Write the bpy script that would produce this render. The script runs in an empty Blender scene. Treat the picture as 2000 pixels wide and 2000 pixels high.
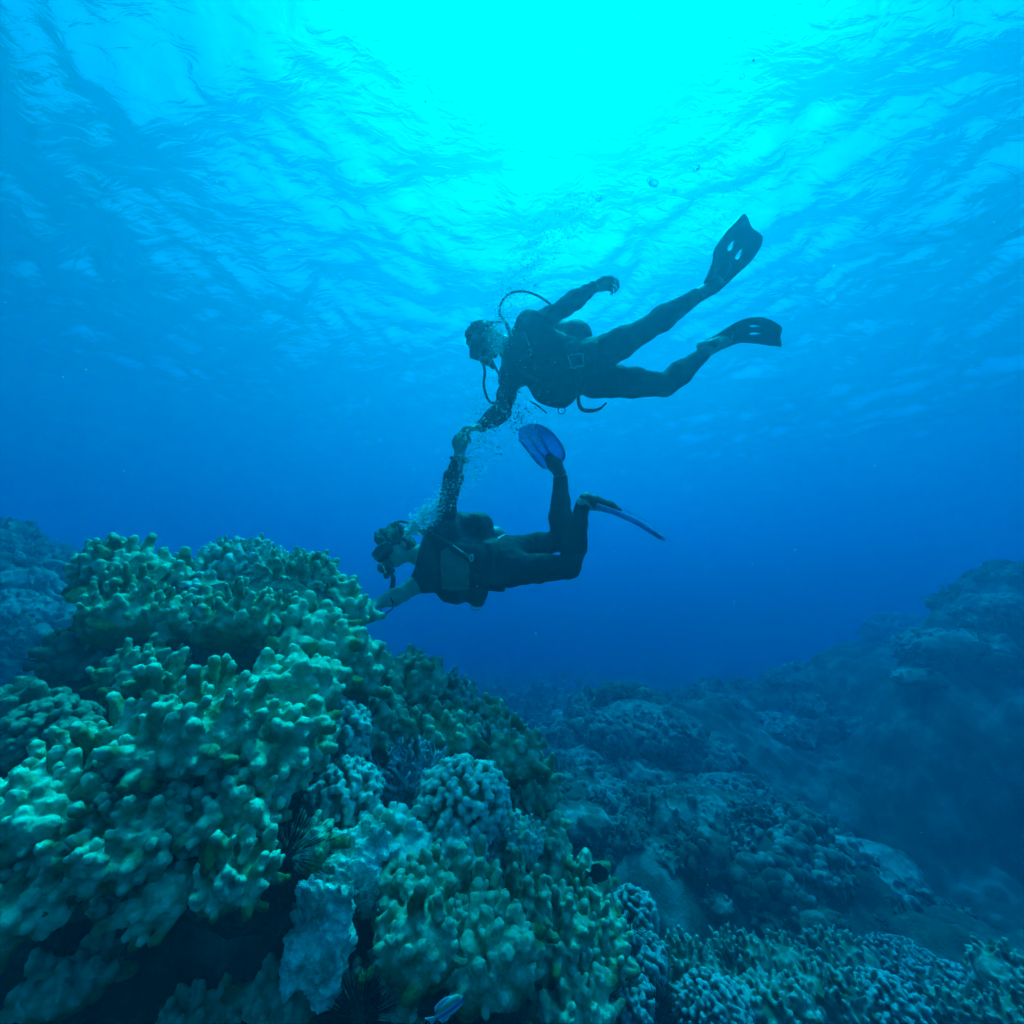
import bpy, math, random
import numpy as np
from mathutils import Vector, Matrix

# ------------------------------------------------------------------ camera, light, exposure
S = bpy.context.scene
COL = S.collection
PITCH = math.radians(10.0)
FPX = 850.0                                   # focal length in pixels of a 2000 px wide picture
cam_d = bpy.data.cameras.new('camera')
cam_d.sensor_width = 36.0
cam_d.lens = 36.0 * FPX / 2000.0
cam_d.clip_start = 0.02
cam_d.clip_end = 500.0
cam = bpy.data.objects.new('camera', cam_d)
cam.location = (0, 0, 0)
cam.rotation_euler = (math.pi / 2 + PITCH, 0, 0)
COL.objects.link(cam)
S.camera = cam

SUN_ELEV = math.radians(65.0)
SUN_AZ = math.radians(12.0)                    # clockwise from +Y (straight ahead)
world = bpy.data.worlds.new('World')
S.world = world
world.use_nodes = True
wn = world.node_tree.nodes
wn.clear()
w_out = wn.new('ShaderNodeOutputWorld')
w_bg = wn.new('ShaderNodeBackground')
w_sky = wn.new('ShaderNodeTexSky')
w_sky.sky_type = 'NISHITA'
w_sky.sun_disc = False
w_sky.sun_elevation = SUN_ELEV
w_sky.sun_rotation = SUN_AZ
w_sky.dust_density = 4.0
w_sky.air_density = 1.0
w_bg.inputs['Strength'].default_value = 0.075
world.node_tree.links.new(w_sky.outputs[0], w_bg.inputs[0])
world.node_tree.links.new(w_bg.outputs[0], w_out.inputs[0])

sun_d = bpy.data.lights.new('sun', 'SUN')
sun_d.energy = 5.0
sun_d.angle = math.radians(5.0)
sun_d.color = (1.0, 0.95, 0.86)
sun = bpy.data.objects.new('sun', sun_d)
sdir = Vector((math.sin(SUN_AZ) * math.cos(SUN_ELEV), math.cos(SUN_AZ) * math.cos(SUN_ELEV), math.sin(SUN_ELEV)))
sun.rotation_euler = sdir.to_track_quat('Z', 'Y').to_euler()
COL.objects.link(sun)

vs = S.view_settings
S.display_settings.display_device = 'sRGB'
vs.view_transform = 'Standard'
vs.look = 'None'
vs.gamma = 1.0
vs.exposure = 1.42
cy = S.cycles
cy.max_bounces = 8
cy.diffuse_bounces = 2
cy.glossy_bounces = 2
cy.transmission_bounces = 5
cy.transparent_max_bounces = 16
cy.volume_bounces = 1
cy.sample_clamp_indirect = 6.0
cy.use_denoising = True

# ------------------------------------------------------------------ helpers
CP, SP = math.cos(PITCH), math.sin(PITCH)
def P(px, py, d):
    """point at optical depth d (m) that the photograph shows at pixel px, py"""
    x = (px - 1000.0) / FPX * d
    u = (1000.0 - py) / FPX * d
    return np.array([x, d * CP - u * SP, u * CP + d * SP])

def U(v):
    v = np.asarray(v, float)
    return v / max(1e-9, np.linalg.norm(v))

def hash3(i, j, k, seed=0):
    n = (i.astype(np.int64) * 374761393 + j.astype(np.int64) * 668265263 + k.astype(np.int64) * 2147483647 + seed * 974634777) & 0xffffffff
    n = ((n ^ (n >> 13)) * 1274126177) & 0xffffffff
    n = ((n ^ (n >> 16)) * 2246822519) & 0xffffffff
    return ((n ^ (n >> 15)) & 0xffffff) / float(0xffffff)

def vnoise(p, seed=0):
    p = np.asarray(p, float)
    f = np.floor(p); t = p - f; i = f.astype(np.int64)
    t = t * t * t * (t * (t * 6 - 15) + 10)
    r = 0
    for dx in (0, 1):
        for dy in (0, 1):
            for dz in (0, 1):
                w = (t[:, 0] if dx else 1 - t[:, 0]) * (t[:, 1] if dy else 1 - t[:, 1]) * (t[:, 2] if dz else 1 - t[:, 2])
                r = r + w * hash3(i[:, 0] + dx, i[:, 1] + dy, i[:, 2] + dz, seed)
    return r * 2 - 1

def fbm(p, octv=4, seed=0, gain=0.5):
    a = 1.0; r = 0; s = 0
    p = np.asarray(p, float)
    for o in range(octv):
        r = r + a * vnoise(p, seed + o * 17); s += a
        a *= gain; p = p * 2.03 + 5.1
    return r / s

def worley(p, seed=0):
    """distance to the nearest jittered point and that point's own random number"""
    p = np.asarray(p, float)
    f = np.floor(p).astype(np.int64)
    best = np.full(len(p), 9.0); rid = np.zeros(len(p))
    for dx in (-1, 0, 1):
        for dy in (-1, 0, 1):
            for dz in (-1, 0, 1):
                c = f + np.array([dx, dy, dz])
                q = np.stack([c[:, a] + hash3(c[:, 0], c[:, 1], c[:, 2], seed + 31 * a + 1) for a in range(3)], 1)
                d = np.sqrt(((q - p) ** 2).sum(1))
                m = d < best
                best[m] = d[m]
                rid[m] = hash3(c[:, 0], c[:, 1], c[:, 2], seed + 777)[m]
    return best, rid

def mesh_np(name, V, F, mat=None, smooth=True):
    me = bpy.data.meshes.new(name)
    V = np.ascontiguousarray(V, np.float32); F = np.ascontiguousarray(F, np.int32)
    n, k = F.shape
    me.vertices.add(len(V)); me.vertices.foreach_set('co', V.ravel())
    me.loops.add(n * k); me.loops.foreach_set('vertex_index', F.ravel())
    me.polygons.add(n)
    me.polygons.foreach_set('loop_start', np.arange(0, n * k, k, dtype=np.int32))
    me.update(calc_edges=True)
    me.polygons.foreach_set('use_smooth', np.full(n, smooth))
    if mat: me.materials.append(mat)
    me.validate()
    return me

def link(name, me, parent=None, loc=None):
    o = bpy.data.objects.new(name, me)
    COL.objects.link(o)
    if loc is not None: o.location = tuple(loc)
    if parent is not None: o.parent = parent
    return o

def tag(o, label=None, cat=None, group=None, kind=None):
    if label: o['label'] = label
    if cat: o['category'] = cat
    if group: o['group'] = group
    if kind: o['kind'] = kind
    return o

def empty(name, loc):
    o = bpy.data.objects.new(name, None)
    o.location = tuple(loc); o.empty_display_size = 0.1
    COL.objects.link(o)
    return o

# ---- signed distance field on a grid, meshed by surface nets
class Field:
    def __init__(self, lo, hi, h):
        self.lo = np.asarray(lo, float); self.h = h
        self.n = np.ceil((np.asarray(hi, float) - self.lo) / h).astype(int) + 1
        self.a = np.full(self.n, 9.0, np.float32)
    def _sl(self, lo, hi):
        i0 = np.clip(np.floor((lo - self.lo) / self.h).astype(int), 0, self.n)
        i1 = np.clip(np.ceil((hi - self.lo) / self.h).astype(int) + 1, 0, self.n)
        if np.any(i1 <= i0): return None, None
        g = [(self.lo[a] + self.h * np.arange(i0[a], i1[a])).astype(np.float32) for a in range(3)]
        sl = tuple(slice(i0[a], i1[a]) for a in range(3))
        return sl, (g[0][:, None, None], g[1][None, :, None], g[2][None, None, :])
    def _put(self, sl, d, k, op):
        A = self.a[sl]
        if op == 'add':
            if k > 0:
                h = np.clip(k - np.abs(A - d), 0, None) / k
                self.a[sl] = np.minimum(A, d) - h * h * k * 0.25
            else:
                self.a[sl] = np.minimum(A, d)
        else:
            if k > 0:
                h = np.clip(k - np.abs(A + d), 0, None) / k
                self.a[sl] = np.maximum(A, -d) + h * h * k * 0.25
            else:
                self.a[sl] = np.maximum(A, -d)
    def cone(self, a, b, ra, rb, k=0.0, op='add'):
        a = np.asarray(a, float); b = np.asarray(b, float)
        r = max(ra, rb) + 2 * k + 3 * self.h
        sl, g = self._sl(np.minimum(a, b) - r, np.maximum(a, b) + r)
        if sl is None: return
        ab = b - a; L2 = max(1e-9, float(ab @ ab))
        t = np.clip(((g[0] - a[0]) * ab[0] + (g[1] - a[1]) * ab[1] + (g[2] - a[2]) * ab[2]) / L2, 0, 1)
        d = np.sqrt((g[0] - a[0] - t * ab[0]) ** 2 + (g[1] - a[1] - t * ab[1]) ** 2 + (g[2] - a[2] - t * ab[2]) ** 2) - (ra + (rb - ra) * t)
        self._put(sl, d.astype(np.float32), k, op)
    def chain(self, pts, rad, k=0.0):
        for i in range(len(pts) - 1): self.cone(pts[i], pts[i + 1], rad[i], rad[i + 1], k)
    def ell(self, c, r, R=None, k=0.0, op='add'):
        c = np.asarray(c, float); r = np.asarray(r, float)
        pad = r.max() + 2 * k + 3 * self.h
        sl, g = self._sl(c - pad, c + pad)
        if sl is None: return
        X = [g[i] - c[i] for i in range(3)]
        if R is None: R = np.eye(3)
        q = [X[0] * R[0, j] + X[1] * R[1, j] + X[2] * R[2, j] for j in range(3)]      # R's columns are the axes
        k0 = np.sqrt(sum((q[j] / r[j]) ** 2 for j in range(3)))
        k1 = np.sqrt(sum((q[j] / (r[j] ** 2)) ** 2 for j in range(3))) + 1e-6
        self._put(sl, (k0 * (k0 - 1) / k1).astype(np.float32), k, op)
    def box(self, c, half, R=None, rnd=0.01, k=0.0, op='add'):
        c = np.asarray(c, float); half = np.asarray(half, float)
        pad = np.linalg.norm(half) + rnd + 2 * k + 3 * self.h
        sl, g = self._sl(c - pad, c + pad)
        if sl is None: return
        X = [g[i] - c[i] for i in range(3)]
        if R is None: R = np.eye(3)
        q = [np.abs(X[0] * R[0, j] + X[1] * R[1, j] + X[2] * R[2, j]) - half[j] + rnd for j in range(3)]
        d = np.sqrt(sum(np.clip(v, 0, None) ** 2 for v in q)) + np.minimum(np.maximum(q[0], np.maximum(q[1], q[2])), 0) - rnd
        self._put(sl, d.astype(np.float32), k, op)
    def mesh(self):
        A = self.a
        A[0] = A[-1] = np.abs(A[0]) + .01; A[:, 0] = np.abs(A[:, 0]) + .01; A[:, -1] = np.abs(A[:, -1]) + .01
        A[-1] = np.abs(A[-1]) + .01; A[:, :, 0] = np.abs(A[:, :, 0]) + .01; A[:, :, -1] = np.abs(A[:, :, -1]) + .01
        ins = A < 0
        n = np.array(A.shape) - 1
        cnt = np.zeros(n, np.int8)
        cs = [(x, y, z) for x in (0, 1) for y in (0, 1) for z in (0, 1)]
        for x, y, z in cs: cnt += ins[x:x + n[0], y:y + n[1], z:z + n[2]]
        I = np.argwhere((cnt > 0) & (cnt < 8))
        idx = np.full(n, -1, np.int32); idx[I[:, 0], I[:, 1], I[:, 2]] = np.arange(len(I))
        val = {c: A[I[:, 0] + c[0], I[:, 1] + c[1], I[:, 2] + c[2]].astype(float) for c in cs}
        acc = np.zeros((len(I), 3)); num = np.zeros(len(I))
        for c in cs:
            for ax in range(3):
                if c[ax] == 1: continue
                c2 = list(c); c2[ax] = 1; c2 = tuple(c2)
                v0, v1 = val[c], val[c2]
                m = (v0 < 0) != (v1 < 0)
                t = np.where(m, v0 / np.where(m, v0 - v1, 1), 0)
                p = np.array(c, float)[None] + np.eye(3)[ax][None] * t[:, None]
                acc[m] += p[m]; num += m
        V = self.lo + self.h * (I + acc / num[:, None])
        Q = []
        for ax in range(3):
            b, c = [(1, 2), (2, 0), (0, 1)][ax]
            s0 = [slice(None)] * 3; s1 = [slice(None)] * 3
            s0[ax] = slice(0, -1); s1[ax] = slice(1, None)
            E = np.argwhere(ins[tuple(s0)] != ins[tuple(s1)])
            ok = (E[:, b] > 0) & (E[:, c] > 0) & (E[:, b] < A.shape[b] - 1) & (E[:, c] < A.shape[c] - 1)
            E = E[ok]
            if not len(E): continue
            flip = ~ins[E[:, 0], E[:, 1], E[:, 2]]
            def cell(db, dc):
                e = E.copy(); e[:, b] += db; e[:, c] += dc
                return idx[e[:, 0], e[:, 1], e[:, 2]]
            q = np.stack([cell(-1, -1), cell(0, -1), cell(0, 0), cell(-1, 0)], 1)
            q[flip] = q[flip][:, ::-1]
            Q.append(q)
        return V, np.concatenate(Q)

def normals(V, F):
    n = np.cross(V[F[:, 2]] - V[F[:, 0]], V[F[:, 3]] - V[F[:, 1]])
    N = np.zeros_like(V)
    for j in range(4): np.add.at(N, F[:, j], n)
    return N / (np.linalg.norm(N, axis=1)[:, None] + 1e-12)

# ---- materials
def mat(name, base=(.5, .5, .5), rough=.6, spec=.3, metal=0.0):
    m = bpy.data.materials.new(name); m.use_nodes = True
    b = m.node_tree.nodes['Principled BSDF']
    b.inputs['Base Color'].default_value = (*base, 1)
    b.inputs['Roughness'].default_value = rough
    b.inputs['Specular IOR Level'].default_value = spec
    b.inputs['Metallic'].default_value = metal
    return m

def noisy(m, cols, scale=12.0, detail=5.0, bump=0.0, bscale=60.0, bdist=0.01, stops=None, voro=0.0):
    """colour mottled by noise and a fine bump, all in object space"""
    nt = m.node_tree; N = nt.nodes; L = nt.links
    b = N['Principled BSDF']
    tc = N.new('ShaderNodeTexCoord')
    tx = N.new('ShaderNodeTexNoise'); tx.inputs['Scale'].default_value = scale; tx.inputs['Detail'].default_value = detail
    tx.inputs['Roughness'].default_value = .6
    L.new(tc.outputs['Object'], tx.inputs['Vector'])
    r = N.new('ShaderNodeValToRGB')
    st = stops or [0.3 + 0.4 * i / max(1, len(cols) - 1) for i in range(len(cols))]
    r.color_ramp.elements[0].position = st[0]; r.color_ramp.elements[0].color = (*cols[0], 1)
    r.color_ramp.elements[1].position = st[-1]; r.color_ramp.elements[1].color = (*cols[-1], 1)
    for c, s in list(zip(cols, st))[1:-1]:
        e = r.color_ramp.elements.new(s); e.color = (*c, 1)
    L.new(tx.outputs['Fac'], r.inputs[0]); L.new(r.outputs[0], b.inputs['Base Color'])
    if bump:
        if voro:
            t2 = N.new('ShaderNodeTexVoronoi'); t2.inputs['Scale'].default_value = bscale
        else:
            t2 = N.new('ShaderNodeTexNoise'); t2.inputs['Scale'].default_value = bscale; t2.inputs['Detail'].default_value = 4
        L.new(tc.outputs['Object'], t2.inputs['Vector'])
        bp = N.new('ShaderNodeBump'); bp.inputs['Strength'].default_value = bump; bp.inputs['Distance'].default_value = bdist
        L.new(t2.outputs[0], bp.inputs['Height']); L.new(bp.outputs[0], b.inputs['Normal'])
    return m
# ------------------------------------------------------------------ water surface overhead, seen from below
SURF = 4.0
def waves(x, y):
    rng = np.random.RandomState(11)
    z = np.zeros_like(x)
    wx = x + .35 * np.sin(.9 * y + .5 * x) + .12 * np.sin(2.7 * x - 2.1 * y)
    wy = y + .30 * np.sin(1.1 * x - .4 * y) + .12 * np.sin(2.3 * y + 1.9 * x)
    for L, amp, n in ((7.0, .09, 4), (3.2, .06, 6), (1.5, .058, 10), (.8, .046, 16), (.42, .027, 24), (.24, .010, 20)):
        for i in range(n):
            l = L * rng.uniform(.75, 1.35); th = math.radians(rng.normal(35, 42)); ph = rng.uniform(0, 6.28)
            k = 2 * math.pi / l
            s = np.sin(k * (math.cos(th) * wx + math.sin(th) * wy) + ph)
            z += amp * rng.uniform(.5, 1.2) / math.sqrt(n) * 1.5 * (1 - 2 * np.abs(np.sin(.5 * (k * (math.cos(th) * wx + math.sin(th) * wy) + ph)))) * .55 + amp * .45 * s / math.sqrt(n)
    return z
def axis(lo, hi, fine_lo, fine_hi, h):
    a = list(np.arange(fine_lo, fine_hi, h))
    s = h; x = fine_hi
    while x < hi: a.append(x); s *= 1.08; x += s
    a.append(hi)
    s = h; x = fine_lo - h; pre = []
    while x > lo: pre.append(x); s *= 1.08; x -= s
    pre.append(lo)
    return np.array(pre[::-1] + a)
def sheet(name, xs, ys, zf, m):
    X, Y = np.meshgrid(xs, ys, indexing='ij')
    Z = zf(X, Y)
    V = np.stack([X, Y, Z], -1).reshape(-1, 3)
    nx, ny = X.shape
    i = (np.arange(nx - 1)[:, None] * ny + np.arange(ny - 1)[None]).ravel()
    F = np.stack([i, i + ny, i + ny + 1, i + 1], 1)
    return link(name, mesh_np(name, V, F, m))
m = bpy.data.materials.new('sea_surface'); m.use_nodes = True
nt = m.node_tree; nt.nodes.clear()
o_ = nt.nodes.new('ShaderNodeOutputMaterial')
gl = nt.nodes.new('ShaderNodeBsdfGlass'); gl.inputs['IOR'].default_value = 1.33; gl.inputs['Roughness'].default_value = 0.12
gl.inputs['Color'].default_value = (1, 1, 1, 1)
tr = nt.nodes.new('ShaderNodeBsdfTransparent')
mx = nt.nodes.new('ShaderNodeMixShader'); mx.inputs[0].default_value = 0.34       # plain transparent share added to let sunlight through the glass
nt.links.new(gl.outputs[0], mx.inputs[1]); nt.links.new(tr.outputs[0], mx.inputs[2])
nt.links.new(mx.outputs[0], o_.inputs['Surface'])
tcs = nt.nodes.new('ShaderNodeTexCoord'); mps = nt.nodes.new('ShaderNodeMapping'); mps.inputs['Scale'].default_value = (1, 2.0, 1); mps.inputs['Rotation'].default_value = (0, 0, .5)
nos = nt.nodes.new('ShaderNodeTexNoise'); nos.inputs['Scale'].default_value = 4.5; nos.inputs['Detail'].default_value = 5; nos.inputs['Distortion'].default_value = .8
bps = nt.nodes.new('ShaderNodeBump'); bps.inputs['Strength'].default_value = 1.0; bps.inputs['Distance'].default_value = .045
nt.links.new(tcs.outputs['Object'], mps.inputs[0]); nt.links.new(mps.outputs[0], nos.inputs['Vector']); nt.links.new(nos.outputs[0], bps.inputs['Height']); nt.links.new(bps.outputs[0], gl.inputs['Normal'])
M_SEA = m
xs = axis(-55, 55, -13, 13, .06); ys = axis(-40, 70, -2, 20, .06)
water = sheet('water_surface', xs, ys, lambda x, y: SURF + waves(x, y), M_SEA)
# normals of the sheet must point up (air side)
tag(water, kind='structure')

# the body of sea water, one even volume
hz = bpy.data.materials.new('sea_water'); hz.use_nodes = True
nt = hz.node_tree; nt.nodes.clear()
o_ = nt.nodes.new('ShaderNodeOutputMaterial')
pv = nt.nodes.new('ShaderNodeVolumePrincipled')
D_ = 2.4
sca = (0.022, 0.040, 0.063)
ab = (2.20, 0.104, 0.028)        # absorption per metre
c = [s / D_ for s in sca]
a = [max(0, 1 - ab[i] / (D_ * (1 - c[i]))) ** 2 for i in range(3)]
pv.inputs['Color'].default_value = (*c, 1)
pv.inputs['Absorption Color'].default_value = (*a, 1)
pv.inputs['Density'].default_value = D_
pv.inputs['Anisotropy'].default_value = 0.55
nt.links.new(pv.outputs[0], o_.inputs['Volume'])
lo = np.array([-45., -12., -7.]); hi = np.array([45., 60., SURF + .55])
V = np.array([[lo[0] if x == 0 else hi[0], lo[1] if y == 0 else hi[1], lo[2] if z == 0 else hi[2]] for x in (0, 1) for y in (0, 1) for z in (0, 1)])
F = np.array([[0, 1, 3, 2], [4, 6, 7, 5], [0, 4, 5, 1], [2, 3, 7, 6], [0, 2, 6, 4], [1, 5, 7, 3]])
hb = link('haze', mesh_np('haze', V, F, hz, smooth=False))
tag(hb, 'hazy blue sea water all round the divers and reef', 'water', kind='stuff')

# ------------------------------------------------------------------ sea bed and the far reef
def bump2(x, y, cx, cy, rx, ry, h, p=2.0):
    r = np.sqrt(((x - cx) / rx) ** 2 + ((y - cy) / ry) ** 2)
    return h * np.exp(-r ** p)
def ground(x, y):
    z = np.full_like(x, -2.35)
    z = z + bump2(x, y, 12.2, 9.2, 6.6, 4.0, 1.35, 8.0)          # big dark reef on the right
    z = z + bump2(x, y, 10.3, 6.2, 5.4, 1.9, 1.45, 13.0)
    z = z - bump2(x, y, 5.6, 4.6, 2.4, 1.9, 1.3)                # dark gully before it
    z = z - bump2(x, y, 2.2, 2.2, 2.2, 1.5, .75, 4.0)
    z = z + bump2(x, y, -7.4, 4.8, 3.6, 3.4, 2.9, 3.2)          # reef behind on the left
    z = z + bump2(x, y, 1.9, 7.2, 1.3, 1.0, .75)
    z = z + bump2(x, y, 4.6, 9.0, 1.9, 1.5, .55)
    z = z - .11 * np.clip(y - 5.5, 0, None)
    return z
def ground_detail(x, y):
    z = ground(x, y)
    sh = x.shape
    p = np.stack([x.ravel(), y.ravel(), np.zeros(x.size)], 1)
    n = fbm(p * .55, 3, 5).reshape(sh) * .38
    d1, r1 = worley(p * 1.5 + np.array([0, 0, .5]) + .18 * np.stack([vnoise(p * 3, 4), vnoise(p * 3, 8), 0 * p[:, 0]], 1), 3)
    d2, r2 = worley(p * 5.5 + np.array([0, 0, .5]), 9)
    d3, r3 = worley(p * 14 + np.array([0, 0, .5]), 13)
    z = z + n
    z = z + (np.sqrt(np.clip(1 - (d1 / .85) ** 2, 0, 1)) * (.05 + .25 * r1)).reshape(sh)
    z = z + (np.sqrt(np.clip(1 - (d2 / .8) ** 2, 0, 1)) * (.02 + .09 * r2)).reshape(sh)
    z = z + (np.sqrt(np.clip(1 - (d3 / .8) ** 2, 0, 1)) * (.008 + .035 * r3)).reshape(sh)
    return z
M_BED = noisy(mat('reef_bed', rough=.9, spec=.1), [(.025, .032, .025), (.065, .08, .055), (.20, .23, .19)], 3.0, 8, .5, 45, .03)
bed = sheet('seabed', axis(-40, 40, -8, 12.5, .045), axis(-8, 56, .6, 12.5, .045), ground_detail, M_BED)
tag(bed, kind='structure')
# ------------------------------------------------------------------ coral
def coral_mat(name, lo, mid, tip, bump=.6, bs=130., voro=0.0):
    m = noisy(mat(name, rough=.85, spec=.12), [lo, mid, tuple(.5 * (a + b) for a, b in zip(mid, tip))], 9, 6, bump, bs, .006, voro=voro)
    nt = m.node_tree; N = nt.nodes; L = nt.links
    b = N['Principled BSDF']
    src = b.inputs['Base Color'].links[0].from_socket
    at = N.new('ShaderNodeAttribute'); at.attribute_name = 'growing_tip'
    mxn = N.new('ShaderNodeMix'); mxn.data_type = 'RGBA'
    L.new(at.outputs['Fac'], mxn.inputs[0]); L.new(src, mxn.inputs[6]); mxn.inputs[7].default_value = (*tip, 1)
    # patches of dead, silted skin
    tc = N.new('ShaderNodeTexCoord'); t = N.new('ShaderNodeTexNoise'); t.inputs['Scale'].default_value = 5; t.inputs['Detail'].default_value = 8
    t.inputs['Roughness'].default_value = .7
    L.new(tc.outputs['Object'], t.inputs['Vector'])
    r = N.new('ShaderNodeMapRange'); r.inputs[1].default_value = .60; r.inputs[2].default_value = .70
    L.new(t.outputs['Fac'], r.inputs[0])
    m2 = N.new('ShaderNodeMix'); m2.data_type = 'RGBA'
    L.new(r.outputs[0], m2.inputs[0]); L.new(mxn.outputs[2], m2.inputs[6]); m2.inputs[7].default_value = (.23, .25, .21, 1)
    L.new(m2.outputs[2], b.inputs['Base Color'])
    return m
M_LOBE = coral_mat('lobed_coral', (.026, .070, .018), (.080, .195, .054), (.44, .72, .48))
M_KNOB = coral_mat('knobby_coral', (.031, .077, .027), (.097, .203, .080), (.62, .82, .70))
M_CAUL = coral_mat('cauliflower_coral', (.04, .08, .045), (.11, .19, .12), (.56, .74, .64), .5, 160.)
M_BRAN = coral_mat('branching_coral', (.12, .15, .17), (.22, .25, .28), (.58, .62, .68), .5, 160.)
M_DARK = coral_mat('darkened_coral', (.02, .04, .02), (.06, .10, .055), (.20, .29, .20))  # shade put into the colour, against bright sun on the left flank
M_PLATE = coral_mat('plate_coral', (.22, .28, .06), (.32, .38, .10), (.38, .42, .18), .5, 90., 1)
M_ROCK = noisy(mat('reef_rock', rough=.95, spec=.05), [(.03, .035, .025), (.07, .08, .055), (.17, .18, .14)], 6, 9, .8, 40, .03)
M_PALE = noisy(mat('encrusted_rock', rough=.95, spec=.08), [(.20, .36, .26), (.62, .82, .64), (.80, .92, .78)], 14, 9, .9, 55, .02, stops=[.36, .5, .62])

def tip_attr(me, V, tips, rad):
    f = np.zeros(len(V), np.float32)
    if len(tips):
        T = np.array(tips); best = np.full(len(V), 9.0)
        for s in range(0, len(T), 24):
            d = np.sqrt(((V[:, None, :] - T[None, s:s + 24]) ** 2).sum(-1)).min(1)
            best = np.minimum(best, d)
        f = np.clip(1.25 - best / rad, 0, 1).astype(np.float32) ** 1.5
    a = me.attributes.new('growing_tip', 'FLOAT', 'POINT')
    a.data.foreach_set('value', f * .85)

def fib(n, rng, zmin=-.4):
    out = []
    for i in range(n):
        z = 1 - (1 - zmin) * (i + .5) / n
        th = 2.39996 * i + rng.uniform(-.25, .25)
        z = np.clip(z + rng.uniform(-.5, .5) * (1 - zmin) / math.sqrt(n) * .7, -1, 1)
        s = math.sqrt(max(0, 1 - z * z))
        out.append(np.array([s * math.cos(th), s * math.sin(th), z]))
    return out

UPV = np.array([0, 0, 1.0])
def lobes(c, r, n, fr, fl, seed, h, up=1.0, k=.45, core=True, tiprad=1.6, lean=(0, 0, 0), knob=.6):
    """head of blunt fingers and ridges growing upward out of one skin"""
    rng = np.random.RandomState(seed)
    r = np.asarray(r, float)
    m = fl * 1.5 + fr * 2 + .02
    f = Field(c - r - m, c + r + m, h)
    if core:
        f.ell(c, r * np.array([.9, .9, .68]))
        for i in range(3):
            o = rng.uniform(-.45, .45, 3) * r
            f.ell(c + o, r * rng.uniform(.5, .7), k=.06)
    tips = []
    lean = np.asarray(lean, float)
    for nrm in fib(n, rng, -.8):
        root = c + nrm * r * np.array([1, 1, .9 if nrm[2] > 0 else .72]) * rng.uniform(.82, .95)
        N_ = U(nrm / r)
        d = U(N_ * .55 + UPV * up * rng.uniform(.5, 1.2) + rng.normal(0, .18, 3) + lean)
        big = rng.uniform(.7, 1.35)
        q = fr * big; L = fl * rng.uniform(.45, 1.35) * (.65 + .35 * max(0, N_[2] + .3))
        mid = root + d * L * .55 + rng.normal(0, .12, 3) * q
        tip = mid + U(d + rng.normal(0, .22, 3)) * L * .5
        f.cone(root - d * q, mid, q * 1.12, q * .98, q * k)
        f.cone(mid, tip, q * .98, q * .72, q * k)
        tips.append(tip + d * q * .6)
        for kk in range(rng.binomial(4, knob)):
            sv = U(np.cross(d, rng.normal(0, 1, 3)))
            b = root + d * L * rng.uniform(.05, .75) + sv * q * .72
            t2 = b + U(d * .8 + sv * .7) * q * rng.uniform(.25, 1.0)
            f.cone(b, t2, q * rng.uniform(.42, .66), q * .42, q * k * .8)
            tips.append(t2 + d * q * .5)
        if rng.rand() < knob * .95:                     # flat ridge that joins a neighbour
            s = U(np.cross(d, rng.normal(0, 1, 3)))
            f.cone(root, root + s * q * 3.3 + d * L * .45, q * .95, q * .66, q * k)
    V, F = f.mesh()
    return V, F, tips, fr * tiprad

def finish(name, V, F, tips, trad, m, c, amp, fs, seed, label, cat='coral', group=None):
    Nn = normals(V, F)
    V = V + Nn * (fbm(V * fs, 3, seed) * amp + fbm(V * 58, 3, seed + 5, .7) * .0065 - (worley(V * 75, seed)[0] - .5) * .005)[:, None]
    V = V - c
    me = mesh_np(name, V, F, m)
    tip_attr(me, V, [t - c for t in tips], trad)
    o = link(name, me, None, c)
    return tag(o, label, cat, group)

ROCKC = []            # what the reef rock has to carry
def finger_coral(px, py, d, rx, ry, n, fr, fl, label, seed, m=None, rd=None, up=1.0, lean=(0, 0, 0), h=None, name='finger_coral', knob=.6, k=.24, carry=True):
    kf = (.78, 1.0, 1.28, .9, 1.15)[seed % 5]
    n = int(n * 2.2 / kf ** 1.6); fr *= .76 * kf; fl *= .92 / kf ** .5
    s = d / FPX
    c = P(px, py, d)
    r = np.array([rx * s, (rd or .5 * (rx + ry)) * s, ry * s])
    h = h or max(.0048, d * .0042)
    V, F, tips, tr_ = lobes(c, r, n, fr, fl, seed, h, up=up, lean=lean, knob=knob, k=k)
    if carry: ROCKC.append((c, r))
    return finish(name, V, F, tips, tr_, m or M_LOBE, c, fr * .16, .6 / fr, seed, label)

def nub_coral(px, py, d, rx, ry, n, nr, label, seed, m=None, name='cauliflower_coral', stalk=1.6, h=None, carry=True, core=.9):
    """dome packed with small nubs"""
    rng = np.random.RandomState(seed)
    s = d / FPX; c = P(px, py, d)
    r = np.array([rx * s, .5 * (rx + ry) * s, ry * s])
    h = h or max(.004, d * .0031)
    f = Field(c - r - nr * 6, c + r + nr * 6, h)
    f.ell(c, r * core)
    tips = []
    for nrm in fib(n, rng, -.55):
        wob = 1 + .07 * math.sin(5 * nrm[0] + seed) * math.cos(4 * nrm[2] + seed)
        root = c + nrm * r * core * wob
        d_ = U(nrm / r + rng.normal(0, .25, 3) + UPV * .2)
        q = nr * rng.uniform(.75, 1.25)
        tip = root + d_ * nr * stalk * rng.uniform(.6, 1.3)
        f.cone(root - d_ * q, tip, q * .75, q, q * .35)
        if rng.rand() < .5: f.cone(tip, tip + U(d_ + rng.normal(0, .7, 3)) * q * .9, q * .75, q * .6, q * .3)
        tips.append(tip + d_ * q)
    V, F = f.mesh()
    if carry: ROCKC.append((c, r * .9))
    return finish(name, V, F, tips, nr * 2.0, m or M_CAUL, c, nr * .12, .6 / nr, seed, label)

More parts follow.
